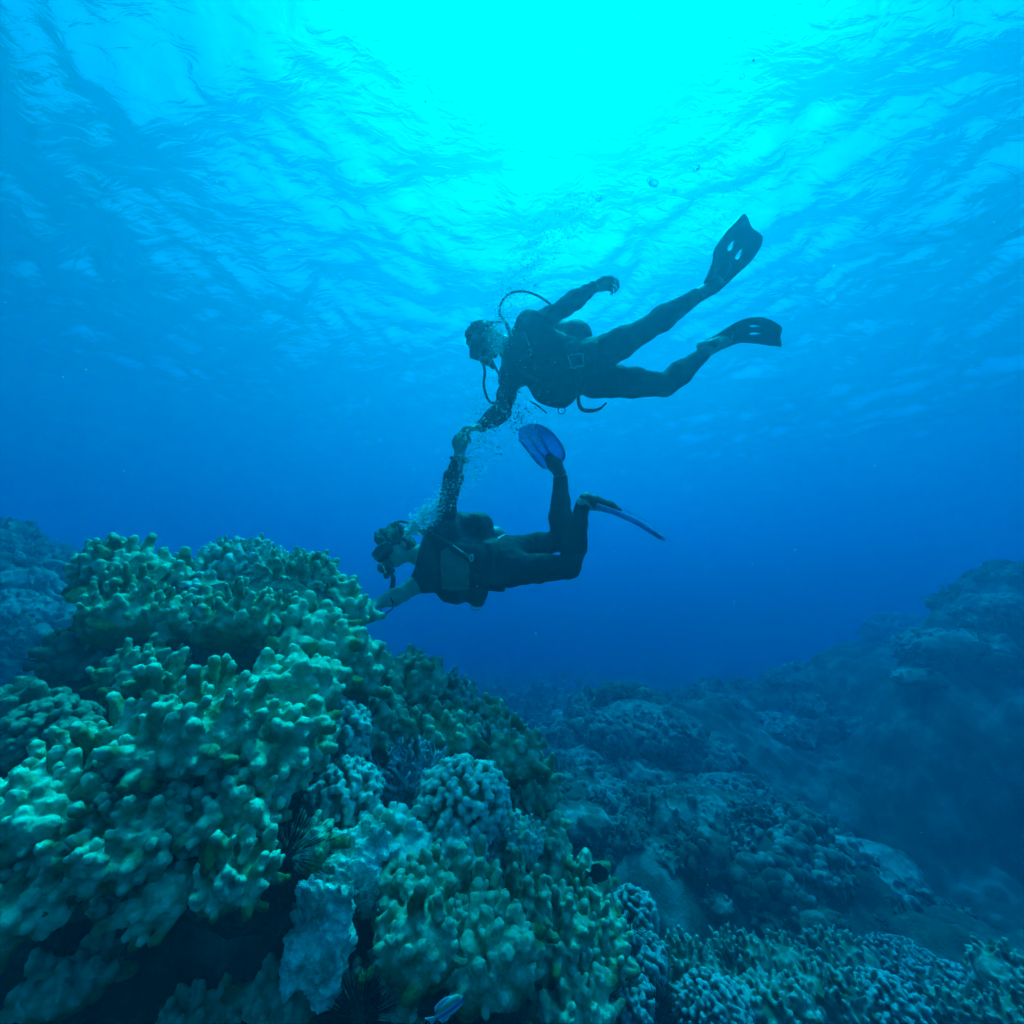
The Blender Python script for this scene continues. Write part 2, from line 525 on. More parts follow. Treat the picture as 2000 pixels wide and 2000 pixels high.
def branch_coral(px, py, d, rx, ry, n, br, label, seed):
    rng = np.random.RandomState(seed)
    s = d / FPX; c = P(px, py, d)
    r = np.array([rx * s, .5 * (rx + ry) * s, ry * s])
    f = Field(c - r * 1.15 - .05, c + r * 1.15 + .05, max(.004, d * .003))
    base = c - np.array([0, 0, r[2] * .75])
    f.ell(base, r * np.array([.7, .7, .35]))
    tips = []
    for nrm in fib(n, rng, -.1):
        p0 = base + nrm * r * .35; tgt = c + nrm * r * rng.uniform(.8, 1.05)
        pts = [p0]
        for j in (1, 2, 3): pts.append(p0 + (tgt - p0) * j / 3 + rng.normal(0, .1, 3) * r)
        q = br * rng.uniform(.8, 1.3)
        f.chain(pts, [q * 1.2, q, q * .9, q * .6], q * .5)
        tips.append(pts[-1])
        for j in range(4):
            b = pts[rng.randint(1, 4)]; e = b + U(rng.normal(0, 1, 3) + nrm) * br * rng.uniform(2, 4.5)
            f.cone(b, e, q * .7, q * .45, q * .4); tips.append(e)
    V, F = f.mesh()
    ROCKC.append((c - np.array([0, .05, r[2] * .5]), r * .7))
    return finish('branching_coral', V, F, tips, br * 2.2, M_BRAN, c, br * .15, .5 / br, seed, label)

# the big mound in front, on the left: every colony a thing
FC = finger_coral
FC(232, 1128, 1.92, 66, 52, 26, .026, .085, 'blocky green finger coral at the top left corner of the big reef mound', 1, up=1.2)
FC(305, 1150, 2.0, 62, 50, 22, .027, .10, 'dark column coral with fluted sides just right of the top left corner of the mound', 2, up=1.6)
FC(478, 1118, 2.35, 88, 66, 80, .021, .045, 'rounded dome of small pale knobs crowning the summit of the mound', 3, m=M_KNOB)
FC(390, 1185, 2.05, 70, 45, 40, .02, .06, 'low pale knobby coral in the saddle below the summit dome', 4, m=M_KNOB)
FC(585, 1150, 2.2, 78, 55, 44, .026, .07, 'lumpy coral ridge sloping down right from the summit dome', 5)
FC(663, 1200, 2.2, 50, 50, 18, .036, .08, 'thick lobed coral block beside the lower diver\'s hand', 6, up=.8)
FC(600, 1260, 1.85, 78, 60, 30, .032, .075, 'broad lobed coral with rounded steps left of the lower diver\'s hand', 7)
FC(470, 1225, 1.75, 88, 48, 34, .022, .095, 'row of upright fingers hanging over the dark hollow in the mound', 8, up=1.5)
FC(340, 1225, 1.78, 40, 34, 14, .024, .09, 'narrow finger coral at the left rim of the dark hollow', 9, up=1.5)
FC(255, 1215, 1.75, 72, 55, 28, .024, .10, 'dark green upright finger cluster under the blocky corner coral', 10, up=1.5)
FC(680, 1310, 1.95, 62, 62, 20, .034, .075, 'stepped lobe coral below the hand, on the right edge of the mound', 11, up=.9)
FC(575, 1350, 1.5, 70, 50, 26, .030, .075, 'pale lobed coral between the dark hollow and the small bushy coral', 12)
FC(375, 1452, 1.22, 124, 80, 40, .027, .115, 'large cluster of tall tapering fingers in the middle of the mound', 13, up=1.6, knob=.8)
FC(540, 1470, 1.32, 84, 82, 32, .027, .07, 'drooping lobed coral right of the tall finger cluster', 14, up=.6)
FC(200, 1545, 1.14, 100, 78, 30, .028, .08, 'smooth bulging lobe coral left of the tall finger cluster', 15, up=.9, lean=(-.1, -.2, 0))
FC(420, 1590, 1.16, 105, 52, 34, .024, .075, 'shelf of stubby lobes under the tall finger cluster', 16, up=.5, lean=(0, -.35, 0))
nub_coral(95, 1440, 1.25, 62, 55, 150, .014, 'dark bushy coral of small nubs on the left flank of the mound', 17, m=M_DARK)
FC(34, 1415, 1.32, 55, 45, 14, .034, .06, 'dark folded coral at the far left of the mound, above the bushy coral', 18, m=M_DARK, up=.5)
nub_coral(655, 1440, 1.72, 56, 62, 190, .0145, 'grey green cauliflower coral tucked right of the drooping lobes', 19)
nub_coral(672, 1560, 1.55, 60, 58, 190, .014, 'cauliflower coral with pale tips left of the blue branching coral', 20)
nub_coral(905, 1562, 1.68, 84, 62, 340, .0145, 'large round cauliflower dome packed with small even nubs', 21, m=M_KNOB)
branch_coral(805, 1515, 1.78, 72, 60, 60, .0085, 'bluish thin branching coral left of the round cauliflower dome', 22)
FC(745, 1430, 2.0, 58, 60, 22, .032, .07, 'lobed coral above the blue branching coral', 23)
FC(800, 1340, 2.3, 66, 48, 34, .028, .07, 'knobby dark coral on the right skyline below the diver\'s hand', 24)
FC(880, 1375, 2.45, 52, 40, 30, .026, .065, 'small pale knobs on the right skyline of the mound', 25, m=M_KNOB)
FC(855, 1440, 2.1, 70, 46, 30, .029, .07, 'smooth coral ledge right of the dark crevice', 26, up=.7)
FC(965, 1480, 2.2, 60, 52, 40, .023, .075, 'cluster of short fingers right above the round cauliflower dome', 27, m=M_KNOB, up=1.4)
FC(1035, 1550, 2.15, 44, 62, 28, .027, .08, 'stack of fingers on the right edge beside the round dome', 28, up=1.3)
FC(1065, 1665, 2.0, 42, 66, 26, .027, .06, 'dark steep coral wall on the right edge of the mound', 29, up=1.0)
FC(985, 1655, 1.72, 66, 46, 46, .021, .05, 'bright blue green knobs in front of the steep right edge', 30, m=M_KNOB)
FC(880, 1665, 1.55, 66, 48, 30, .026, .06, 'pale topped lobes just below the round cauliflower dome', 31, m=M_KNOB)
FC(760, 1660, 1.46, 66, 46, 22, .028, .055, 'pale topped coral bench below the blue branching coral', 32, m=M_KNOB)
FC(800, 1745, 1.36, 70, 48, 22, .026, .065, 'dim green lobes right of the white rock', 33)
FC(900, 1770, 1.42, 72, 52, 26, .025, .09, 'finger coral with two taller spires, below the pale topped lobes', 34, up=1.5)
FC(1000, 1790, 1.52, 66, 58, 26, .027, .075, 'fingers with white blue tips near the foot of the right edge', 35, up=1.2)
FC(820, 1850, 1.2, 72, 55, 22, .023, .085, 'group of pale fingers above the striped fish', 36, up=1.5)
FC(955, 1880, 1.27, 78, 62, 26, .025, .08, 'dark column coral above and right of the striped fish', 37, up=1.3)
FC(1080, 1840, 1.6, 62, 60, 24, .028, .07, 'green lobed coral at the foot of the mound, right of the dark columns', 38)
FC(1140, 1745, 2.0, 46, 42, 22, .026, .06, 'small lobes beside the black damselfish', 39)
FC(1165, 1860, 1.75, 52, 70, 26, .027, .07, 'tall stepped green coral at the lower end of the mound', 40)
FC(1120, 1965, 1.5, 70, 52, 24, .027, .07, 'green coral with a flat face at the bottom edge, centre', 41)
FC(455, 1715, 1.06, 66, 52, 16, .022, .06, 'pale green wedge coral left of the large black urchin', 43, up=.9, lean=(0, -.2, 0))
FC(318, 1752, 1.02, 46, 40, 10, .02, .03, 'flat pale lobe left of the wedge coral', 44, up=.4, lean=(0, -.3, 0))
FC(225, 1660, 1.02, 95, 62, 26, .025, .06, 'rough overhanging coral shelf on the left, over the dark hole', 45, up=.5, lean=(0, -.3, 0))
FC(62, 1610, 1.0, 80, 66, 24, .026, .06, 'sunlit lobed coral on the left edge of the picture', 46)
FC(45, 1760, .95, 80, 56, 22, .024, .06, 'yellow green lobes low on the left edge', 47, up=.6, lean=(.1, -.2, 0))
FC(245, 1735, 1.05, 40, 50, 10, .02, .05, 'small drooping lobe under the overhanging shelf', 48, up=.4, lean=(0, -.3, 0))
FC(555, 1955, 1.3, 62, 40, 14, .025, .05, 'dim green knobs in the dark hole at the bottom', 49, carry=False)
FC(390, 1985, 1.35, 60, 34, 12, .028, .05, 'faint coral lobe deep in the dark hole', 50, carry=False)
FC(130, 1905, 1.25, 80, 50, 18, .026, .05, 'dark coral in shade at the lower left', 51, carry=False)
FC(590, 1655, 1.24, 40, 36, 12, .018, .04, 'small fringe of knobs just above the large black urchin', 52)
FC(740, 1960, 1.2, 66, 40, 18, .022, .05, 'dark coral just left of the striped fish', 53)

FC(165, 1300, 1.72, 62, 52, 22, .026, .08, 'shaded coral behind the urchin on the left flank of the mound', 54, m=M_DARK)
FC(285, 1330, 1.6, 70, 40, 20, .026, .07, 'dim coral lobes on the floor of the dark hollow', 55, up=1.2)
FC(945, 1425, 2.3, 56, 44, 26, .027, .075, 'coral spur on the right skyline under the small pale knobs', 56)
FC(1000, 1480, 2.15, 48, 50, 24, .025, .075, 'upright coral tuft on the right skyline above the stack of fingers', 57, up=1.4)
# pale encrusted rocks between the colonies
def rock(px, py, d, rx, ry, rd, label, seed, m, name='encrusted_rock', h=.006, tilt=.7):
    s = d / FPX; c = P(px, py, d); r = np.array([rx, rd, ry]) * s
    rng = np.random.RandomState(seed)
    f = Field(c - r * 1.5, c + r * 1.5, h)
    ca, sa = math.cos(tilt), math.sin(tilt)
    f.box(c, r * .86, np.array([[1, 0, 0], [0, ca, -sa], [0, sa, ca]]).T, r.min() * .4)
    for i in range(9):
        o = rng.uniform(-.8, .8, 3) * r
        f.ell(c + o, r * rng.uniform(.22, .5), k=.03)
    V, F = f.mesh()
    Nn = normals(V, F)
    V = V + Nn * (fbm(V * 14, 6, seed, .65) * .050 + fbm(V * 60, 3, seed + 3, .65) * .014)[:, None]
    ROCKC.append((c, r))
    o = link(name, mesh_np(name, V - c, F, m), None, c)
    return tag(o, label, 'rock')
rock(628, 1818, 1.15, 58, 92, 30, 'bare pale turquoise rock face right of the dark hollow', 61, M_PALE, tilt=.85)
rock(672, 1688, 1.33, 74, 58, 36, 'rough pale rock beside the large black urchin', 62, M_PALE)
rock(735, 1720, 1.42, 34, 40, 40, 'small pale stone between urchin rock and coral bench', 63, M_PALE)

# two flat plates on the left shoulder
def plate(px, py, d, rx, ry, label, seed, tilt):
    s = d / FPX; c = P(px, py, d)
    a = U(np.array(tilt, float)); e1 = U(np.cross(a, [0, 1, .2])); e2 = np.cross(a, e1)
    R = np.stack([e1, e2, a], 1)
    f = Field(c - rx * s * 1.5 - .05, c + rx * s * 1.5 + .05, .005)
    f.ell(c, np.array([rx * s, ry * s, .014]), R)
    f.ell(c - a * .012 + e1 * .02, np.array([rx * s * .7, ry * s * .7, .02]), R, k=.02)
    f.cone(c - a * .02, c - a * .12 + np.array([.03, .12, 0]), .03, .05, .02)
    V, F = f.mesh()
    return finish('plate_coral', V, F, [], .01, M_PLATE, c, .005, 22, seed, label)
plate(160, 1158, 1.75, 26, 22, 'yellow green coral disc jutting out at the left shoulder of the mound', 71, (-.1, -.62, .75))
plate(202, 1214, 1.62, 28, 18, 'lower yellow green plate tilted toward us above the dark hollow', 72, (.25, -.55, .8))
plate(103, 1243, 1.75, 16, 12, 'small coral disc beside the urchin on the left shoulder', 73, (-.2, -.3, .95))
# ------------------------------------------------------------------ reef rock that carries the colonies
f = Field((-2.6, .35, -2.9), (1.0, 3.6, .35), .028)
AX = [np.array([-1.15, 2.15, -.35]), np.array([-1.0, 2.35, -1.2]), np.array([-.75, 2.5, -2.7])]
f.chain(AX, [.42, .72, 1.0], .1)
AX2 = [np.array([-.32, 2.55, -1.15]), np.array([-.15, 2.6, -2.6])]
f.chain(AX2, [.22, .55], .1)
AX3 = [np.array([-1.5, 1.55, -.75]), np.array([-1.5, 1.7, -2.6])]
f.chain(AX3, [.2, .5], .1)
cores = []
for A_, RR in ((AX, 6), (AX2, 4), (AX3, 4)):
    for i in range(len(A_) - 1):
        for t in np.linspace(0, 1, RR): cores.append(A_[i] * (1 - t) + A_[i + 1] * t)
cores = np.array(cores)
for c, r in ROCKC:
    q = r.min() * .72
    dd = np.linalg.norm((cores - c) * np.array([1, 1, 1.2]) + np.array([0, 0, .18]), axis=1)
    e = cores[dd.argmin()]
    f.cone(c + U(e - c) * q * .5, e, q, max(q, .16), .05)
V, F = f.mesh()
Nn = normals(V, F)
V = V + Nn * (fbm(V * 5, 5, 3, .6) * .05 + fbm(V * 22, 4, 9, .6) * .02)[:, None]
tag(link('reef_rock', mesh_np('reef_rock', V, F, M_ROCK)), kind='structure')
# ------------------------------------------------------------------ the two divers
from mathutils.geometry import delaunay_2d_cdt
DD = 2.7
def Q(px, py, dy=0.0): return P(px, py, DD + dy)
PXM = DD / FPX                                    # metres per picture pixel at the divers
M_SKIN = noisy(mat('skin', rough=.55, spec=.35), [(.42, .33, .26), (.55, .44, .36)], 14, 4, .1, 200, .002)
M_SUIT = noisy(mat('neoprene', rough=.8, spec=.15), [(.010, .012, .016), (.022, .025, .030)], 18, 5, .25, 140, .004)
M_BCD = noisy(mat('nylon', rough=.65, spec=.25), [(.010, .010, .014), (.028, .028, .034)], 9, 6, .5, 30, .02)
M_RUB = mat('rubber', (.012, .012, .014), .5, .4)
M_HAIR1 = noisy(mat('dark_hair', rough=.7, spec=.3), [(.02, .018, .016), (.06, .05, .045)], 60, 4, .6, 160, .006)
M_HAIR2 = noisy(mat('brown_hair', rough=.7, spec=.3), [(.06, .05, .03), (.18, .15, .10)], 40, 4, .8, 90, .008)
M_GLASS = mat('mask_glass', (.02, .03, .04), .08, .6)
M_STEEL = mat('steel', (.62, .64, .66), .28, .5, 1.0)
M_PLAST = mat('pale_plastic', (.62, .64, .62), .4, .4)
M_TANK = noisy(mat('tank_paint', rough=.4, spec=.4), [(.10, .11, .12), (.18, .19, .20)], 6, 4)
M_TEAL = noisy(mat('rash_vest', rough=.8, spec=.15), [(.10, .17, .14), (.16, .24, .20)], 12, 5, .3, 60, .005)
M_FINK = noisy(mat('black_fin', rough=.45, spec=.4), [(.012, .013, .016), (.03, .03, .035)], 10, 4, .2, 60, .003)
M_FINB = noisy(mat('blue_fin', rough=.4, spec=.4), [(.06, .14, .46), (.34, .50, .80)], 26, 5, .2, 60, .003)
_n = M_FINB.node_tree; _t = _n.nodes.new('ShaderNodeBsdfTranslucent'); _t.inputs[0].default_value = (.20, .46, .88, 1); _m = _n.nodes.new('ShaderNodeMixShader'); _m.inputs[0].default_value = .5
_n.links.new(_n.nodes['Principled BSDF'].outputs[0], _m.inputs[1]); _n.links.new(_t.outputs[0], _m.inputs[2]); _n.links.new(_m.outputs[0], _n.nodes['Material Output'].inputs['Surface'])
M_FINC = mat('clear_fin_edge', (.16, .30, .75), .3, .5)

def crom(pts, n=8, closed=False):
    pts = [np.asarray(p, float) for p in pts]
    N = len(pts); out = []
    rng_ = range(N) if closed else range(N - 1)
    for i in rng_:
        p1, p2 = pts[i % N], pts[(i + 1) % N]
        p0 = pts[(i - 1) % N] if closed or i > 0 else 2 * p1 - p2
        p3 = pts[(i + 2) % N] if closed or i + 2 < N else 2 * p2 - p1
        for t in np.arange(n) / n:
            out.append(.5 * ((2 * p1) + (p2 - p0) * t + (2 * p0 - 5 * p1 + 4 * p2 - p3) * t * t + (3 * p1 - p0 - 3 * p2 + p3) * t ** 3))
    if not closed: out.append(pts[-1])
    return out

def tube_geo(pts, r, seg=10, closed=False, flat=1.0, corr=0.0):
    pts = np.array(pts); n = len(pts)
    rr = np.full(n, r) if np.isscalar(r) else np.interp(np.linspace(0, 1, n), np.linspace(0, 1, len(r)), r)
    if corr: rr = rr * (1 + corr * np.sin(np.arange(n) * 2.1))
    T = np.gradient(pts, axis=0) if not closed else np.roll(pts, -1, 0) - np.roll(pts, 1, 0)
    T /= np.linalg.norm(T, axis=1)[:, None] + 1e-9
    a = np.cross(T[0], [0, 1, .1]); a = U(a)
    V = []
    for i in range(n):
        a = U(a - T[i] * (a @ T[i])); b = np.cross(T[i], a)
        for j in range(seg):
            th = 2 * math.pi * j / seg
            V.append(pts[i] + rr[i] * (a * math.cos(th) + b * flat * math.sin(th)))
    F = []
    for i in range(n if closed else n - 1):
        i2 = (i + 1) % n
        for j in range(seg):
            F.append((i * seg + j, i * seg + (j + 1) % seg, i2 * seg + (j + 1) % seg, i2 * seg + j))
    if not closed:
        V += [pts[0], pts[-1]]; k0, k1 = n * seg, n * seg + 1
        for j in range(0, seg, 2):
            F.append((k0, (j + 2) % seg, j + 1, j))
            F.append((k1, (n - 1) * seg + j, (n - 1) * seg + j + 1, (n - 1) * seg + (j + 2) % seg))
    return np.array(V), np.array(F)

class Person:
    def __init__(self, base, label, group=None):
        self.o = tag(empty('person', base), label, 'diver', group); self.b = np.asarray(base, float)
    def part(self, name, V, F, m, parent=None, smooth=True, label=None):
        o = link(name, mesh_np(name, np.asarray(V) - self.b, np.asarray(F), m, smooth), parent or self.o)
        if label: o['label'] = label
        return o
    def field(self, name, f, m, parent=None, label=None, wob=0.0, ws=20.0, seed=0):
        V, F = f.mesh()
        if wob: V = V + normals(V, F) * (fbm(V * ws, 3, seed) * wob)[:, None]
        self.part(name, V, F, m, parent, label=label)
        return V, F
    def tube(self, name, pts, r, m, parent=None, n=8, **k):
        V, F = tube_geo(crom(pts, n, k.get('closed', False)), r, **k)
        return self.part(name, V, F, m, parent)

def hand(f, W, d, n, side, curl, k=.006, sc=1.0, spread=.12):
    """palm, four unequal fingers bent at three joints and a thumb"""
    d = U(d); n = U(np.asarray(n) - d * (np.asarray(n) @ d)); s = U(np.cross(d, n)) * side
    W = np.asarray(W, float)
    for j, (o, l0, ph, r) in enumerate(((.030, .092, (.040, .025, .021), .0088), (.010, .096, (.044, .028, .022), .009), (-.011, .091, (.041, .026, .021), .0087), (-.029, .083, (.032, .020, .018), .0078))):
        kn = W + (d * l0 + s * o) * sc
        f.cone(W + s * o * .55 * sc, kn, .016 * sc, .0125 * sc, .012)
        p = kn; a = 0
        for q, L in enumerate(ph):
            a += math.radians(curl[q]) * (1 + .08 * j)
            v = U(d * math.cos(a) + n * math.sin(a) + s * (o / .03) * spread * (1 if q == 0 else .3))
            e = p + v * L * sc
            f.cone(p, e, r * sc * (1 - .06 * q), r * sc * (.94 - .08 * q), k)
            p = e
    b = W + (d * .025 + s * .026) * sc
    v1 = U(d * .65 + s * .75 + n * .35); v2 = U(d * .85 + s * .25 + n * .5); v3 = U(d * .85 + n * .55)
    p1 = b + v1 * .040 * sc; p2 = p1 + v2 * .033 * sc; p3 = p2 + v3 * .026 * sc
    f.chain([b, p1, p2, p3], [.017 * sc, .0125 * sc, .0105 * sc, .0088 * sc], k)

def head(f, c, fd, ud, neck, rneck=.056):
    fd = U(fd); ud = U(np.asarray(ud) - fd * (np.asarray(ud) @ fd)); sd = np.cross(fd, ud)
    R = np.stack([fd, sd, ud], 1)
    f.ell(c, (.098, .078, .09), R)
    f.ell(c + fd * .028 - ud * .055, (.062, .058, .062), R, .03)             # face and jaw
    f.ell(c + fd * .062 - ud * .098, (.028, .026, .02), R, .025)             # chin
    f.cone(c + fd * .094 - ud * .005, c + fd * .115 - ud * .04, .010, .015, .012)   # nose
    for s in (-1, 1):
        f.ell(c + sd * s * .078 - ud * .025 - fd * .005, (.02, .008, .031), R, .008)   # ears
        f.ell(c + fd * .090 + sd * s * .032 - ud * .004, (.014, .017, .012), R, .01, 'cut')   # eye sockets
        f.ell(c + fd * .082 + sd * s * .032 - ud * .004, (.013, .013, .013), R)      # eyes
        f.ell(c + fd * .088 + sd * s * .032 + ud * .018, (.012, .022, .007), R, .01)   # brow
        f.ell(c + fd * .055 + sd * s * .045 - ud * .04, (.03, .022, .024), R, .02)   # cheek
    f.ell(c + fd * .094 - ud * .066, (.012, .024, .007), R, .006)            # lips
    f.ell(c + fd * .092 - ud * .080, (.012, .02, .007), R, .006)
    f.cone(c - ud * .06 - fd * .015, neck, rneck, rneck * 1.12, .03)
    return R

def torso(f, g, infl=0.0, k=.05):
    f.cone(g['LSh'], g['RSh'], .078 + infl, .078 + infl, k)
    f.cone(g['chest'], g['belly'], .135 + infl, .118 + infl, k)
    f.cone(g['belly'], g['pelvis'], .118 + infl, .125 + infl, k)
    f.cone(g['LHip'], g['RHip'], .095 + infl, .095 + infl, k)
    up = U(g['RSh'] - g['LSh'])
    f.cone(g['chest'] + up * .05, g['belly'] + up * .03, .11 + infl, .10 + infl, k)
    f.cone(g['chest'] - up * .05, g['belly'] - up * .03, .11 + infl, .10 + infl, k)

def limb(f, a, b, c, ra, rb, rc, infl=0.0, bulge=.0, k=.03, cut=1.0):
    a, b, c = map(np.asarray, (a, b, c))
    m1 = a * .45 + b * .55
    f.cone(a, m1, ra + infl, (ra + rb) * .5 + infl, k); f.cone(m1, b, (ra + rb) * .5 + infl, rb + infl, k)
    m2 = b * .66 + c * .34; e = b + (c - b) * cut
    f.cone(b, m2, rb + infl, rb + bulge + infl, k); f.cone(m2, e, rb + bulge + infl, rc + (rb - rc) * (1 - cut) + infl, k)

def pix(V):
    V = np.asarray(V); d = V[:, 1] * CP + V[:, 2] * SP; u = -V[:, 1] * SP + V[:, 2] * CP
    return np.stack([1000 + V[:, 0] / d * FPX, 1000 - u / d * FPX, d], 1)
def on_skin(V, px, py, off=.012):
    q = pix(V); m = (np.abs(q[:, 0] - px) < 7) & (np.abs(q[:, 1] - py) < 7)
    d = q[m, 2].min() if m.any() else DD
    return P(px, py, d - off)
def inside(poly, x, y):
    r = np.zeros(len(x), bool); n = len(poly)
    for i in range(n):
        (x1, y1), (x2, y2) = poly[i], poly[(i + 1) % n]
        c = ((y1 > y) != (y2 > y)) & (x < (x2 - x1) * (y - y1) / ((y2 - y1) or 1e-9) + x1)
        r ^= c
    return r
def patch(V, F, poly, off):
    """the piece of a garment inside an outline, lifted off it by its own thickness"""
    Nn = normals(V, F); q = pix(V)
    ok = inside(poly, q[:, 0], q[:, 1]) & ((Nn * V).sum(1) < 0)
    fm = ok[F].all(1)
    used = np.unique(F[fm]); mp = np.full(len(V), -1); mp[used] = np.arange(len(used))
    return (V + Nn * off)[used], mp[F[fm]]

def flat_shape(outline, holes, to3d, th, n=5):
    o = [tuple(p) for p in crom(outline, n, True)]
    hs = [[tuple(p) for p in crom(h, 4, True)] for h in holes]
    vs = list(o); es = [(i, (i + 1) % len(o)) for i in range(len(o))]
    for h in hs:
        b = len(vs); vs += h; es += [(b + i, b + (i + 1) % len(h)) for i in range(len(h))]
    oa = np.array(o); lo, hi = oa.min(0), oa.max(0)
    st = 9.0
    for x in np.arange(lo[0], hi[0], st):
        for y in np.arange(lo[1], hi[1], st):
            if inside(o, np.array([x]), np.array([y]))[0]:
                if min(np.hypot(oa[:, 0] - x, oa[:, 1] - y)) > 4: vs.append((x, y))
    r = delaunay_2d_cdt([Vector(v) for v in vs], es, [], 1, 1e-4)
    v2 = np.array([tuple(v) for v in r[0]])
    tri = [t for t in r[2]]
    T = []
    for t in tri:
        c = v2[list(t)].mean(0)
        if inside(o, c[:1], c[1:])[0] and not any(inside(h, c[:1], c[1:])[0] for h in hs): T.append(tuple(t))
    T = np.array(T)
    p = np.array([to3d(*v) for v in v2])
    nv = U(np.mean([np.cross(p[t[1]] - p[t[0]], p[t[2]] - p[t[0]]) for t in T], axis=0))
    e = {}
    for t in T:
        for i in range(3):
            k = (t[i], t[(i + 1) % 3]); e[k] = 1
    V = np.concatenate([p + nv * th / 2, p - nv * th / 2]); n0 = len(p)
    F = [tuple(t) for t in T] + [tuple(x + n0 for x in t[::-1]) for t in T]
    for (a, b) in e:
        if (b, a) not in e: F += [(b, a, a + n0), (b, a + n0, b + n0)]
    return V, np.array(F)

def gear_mask(p, c, R, mskirt):
    fd, sd, ud = R[:, 0], R[:, 1], R[:, 2]
    cc = c + fd * .092 + ud * .004
    f = Field(cc - .16, cc + .16, .005)
    f.box(cc, (.034, .078, .043), R, .022)
    f.box(cc + fd * .012 - ud * .042, (.026, .024, .024), R, .018, .015)           # nose pocket
    f.box(cc - fd * .03, (.03, .064, .032), R, .02, op='cut')
    V, F = f.mesh(); mk = p.part('dive_mask', V, F, mskirt)
    for s in (-1, 1):
        g = Field(cc - .16, cc + .16, .004)
        g.box(cc + fd * .031 + sd * s * .037 + ud * .006, (.006, .031, .028), R, .005)
        V, F = g.mesh(); p.part('lens', V, F, M_GLASS, mk)
    pts = []
    for i in range(24):
        a = 2 * math.pi * i / 24
        pts.append(c + fd * .104 * math.cos(a) + sd * .089 * math.sin(a) + ud * (.002 + .012 * (1 - math.cos(a)) * .5))
    V, F = tube_geo(crom(pts, 2, True), .011, 8, True, .35); p.part('mask_strap', V, F, M_RUB, mk)
    return mk

def gear_reg(p, c, R, fwd, dn, rim, r=.036):
    fd, sd, ud = R[:, 0], R[:, 1], R[:, 2]
    cc = c + fd * fwd - ud * dn
    f = Field(cc - .12, cc + .12, .004)
    f.cone(cc - fd * .018, cc + fd * .010, r, r * .92, .0)
    f.box(cc, (.024, r * 1.1, r * .8), R, .014, .01)
    f.cone(cc, cc - fd * (fwd - .085), .016, .014, .01)                            # mouthpiece
    f.cone(cc - ud * .02 - sd * .03, cc - ud * .048 - sd * .045, .014, .018, .012)  # exhaust tee
    f.cone(cc - ud * .02 + sd * .03, cc - ud * .048 + sd * .045, .014, .018, .012)
    V, F = f.mesh(); rg = p.part('regulator', V, F, M_RUB)
    pts = [cc + fd * .022 + (sd * math.cos(a) + ud * math.sin(a)) * r * .86 for a in np.linspace(0, 2 * math.pi, 20, endpoint=False)]
    V, F = tube_geo(crom(pts, 2, True), .0055, 8, True); p.part('cover_ring', V, F, rim, rg)
    return cc, rg

def gear_tank(p, a, b, r=.088):
    d = U(b - a)
    f = Field(np.minimum(a, b) - .2, np.maximum(a, b) + .2, .009)
    f.cone(a, b, r, r)
    V, F = f.mesh(); t = p.part('air_tank', V, F, M_TANK)
    f = Field(a - .22, a + .22, .006); R = np.stack([d, U(np.cross(d, [0, 1, 0])), U(np.cross(d, np.cross(d, [0, 1, 0])))], 1)
    v = a - d * (r + .025)
    f.cone(a - d * r * .9, v - d * .02, .019, .017); f.cone(v - R[:, 2] * .05, v + R[:, 2] * .05, .015, .017, .008)
    f.box(v - d * .005, (.025, .028, .028), R, .008, .01)
    V, F = f.mesh(); p.part('tank_valve', V, F, M_STEEL, t)
    return v

# ---- upper diver
g = dict(LSh=Q(1036, 640, -.10), LEl=Q(1103, 600, -.12), LWr=Q(1160, 561, -.10), RSh=Q(1000, 732, .09), REl=Q(981, 803, .04), RWr=Q(938, 834, 0),
         neck=Q(1000, 684, .0), head=Q(943, 660, -.02), chest=Q(1035, 690, 0), belly=Q(1100, 712, 0), pelvis=Q(1150, 720, 0),
         LHip=Q(1163, 697, -.06), LKnee=Q(1258, 646, -.10), LAnk=Q(1364, 576, -.08), RHip=Q(1163, 742, .07), RKnee=Q(1300, 752, .12), RAnk=Q(1378, 688, .12))
up = Person(g['pelvis'], 'upper diver in full black wetsuit and black fins, one arm stretched back')
lo_, hi_ = Q(880, 900, -.45), Q(1420, 520, .45); lo_ = np.minimum(lo_, hi_); hi_ = np.maximum(Q(880, 900, .4), np.maximum(hi_, Q(1420, 500, -.4)))
f = Field((Q(870, 900, 0)[0], Q(1100, 700, 0)[1] - .5, Q(900, 910, .3)[2] - .1), (Q(1430, 500, .2)[0] + .1, Q(1100, 700, 0)[1] + .55, Q(1400, 500, 0)[2] + .15), .006)
R1 = head(f, g['head'], (-.30, -.30, -.90), (-.90, 0, .42), g['neck'])
torso(f, g); f.cone(g['neck'], g['chest'], .06, .09, .04)
limb(f, g['LSh'], g['LEl'], g['LWr'], .050, .040, .026, 0, .004)
limb(f, g['RSh'], g['REl'], g['RWr'], .054, .043, .027, 0, .004)
limb(f, g['LHip'], g['LKnee'], g['LAnk'], .100, .056, .034, 0, .008)
limb(f, g['RHip'], g['RKnee'], g['RAnk'], .106, .060, .034, 0, .008)
f.cone(g['LAnk'], Q(1400, 552, -.07), .036, .036, .02)
f.cone(g['RAnk'], Q(1415, 668, .12), .036, .034, .02); f.cone(Q(1370, 676, .12), Q(1410, 668, .12), .03, .03, .02)
hand(f, g['LWr'], Q(1210, 550, -.10) - g['LWr'], (-.1, -.3, -.9), -1, (35, 45, 30))
hand(f, g['RWr'], Q(896, 840, -.02) - g['RWr'], (.15, .2, -1.0), 1, (38, 55, 35), sc=1.08)
up.field('body', f, M_SKIN)
f.a[:] = 9
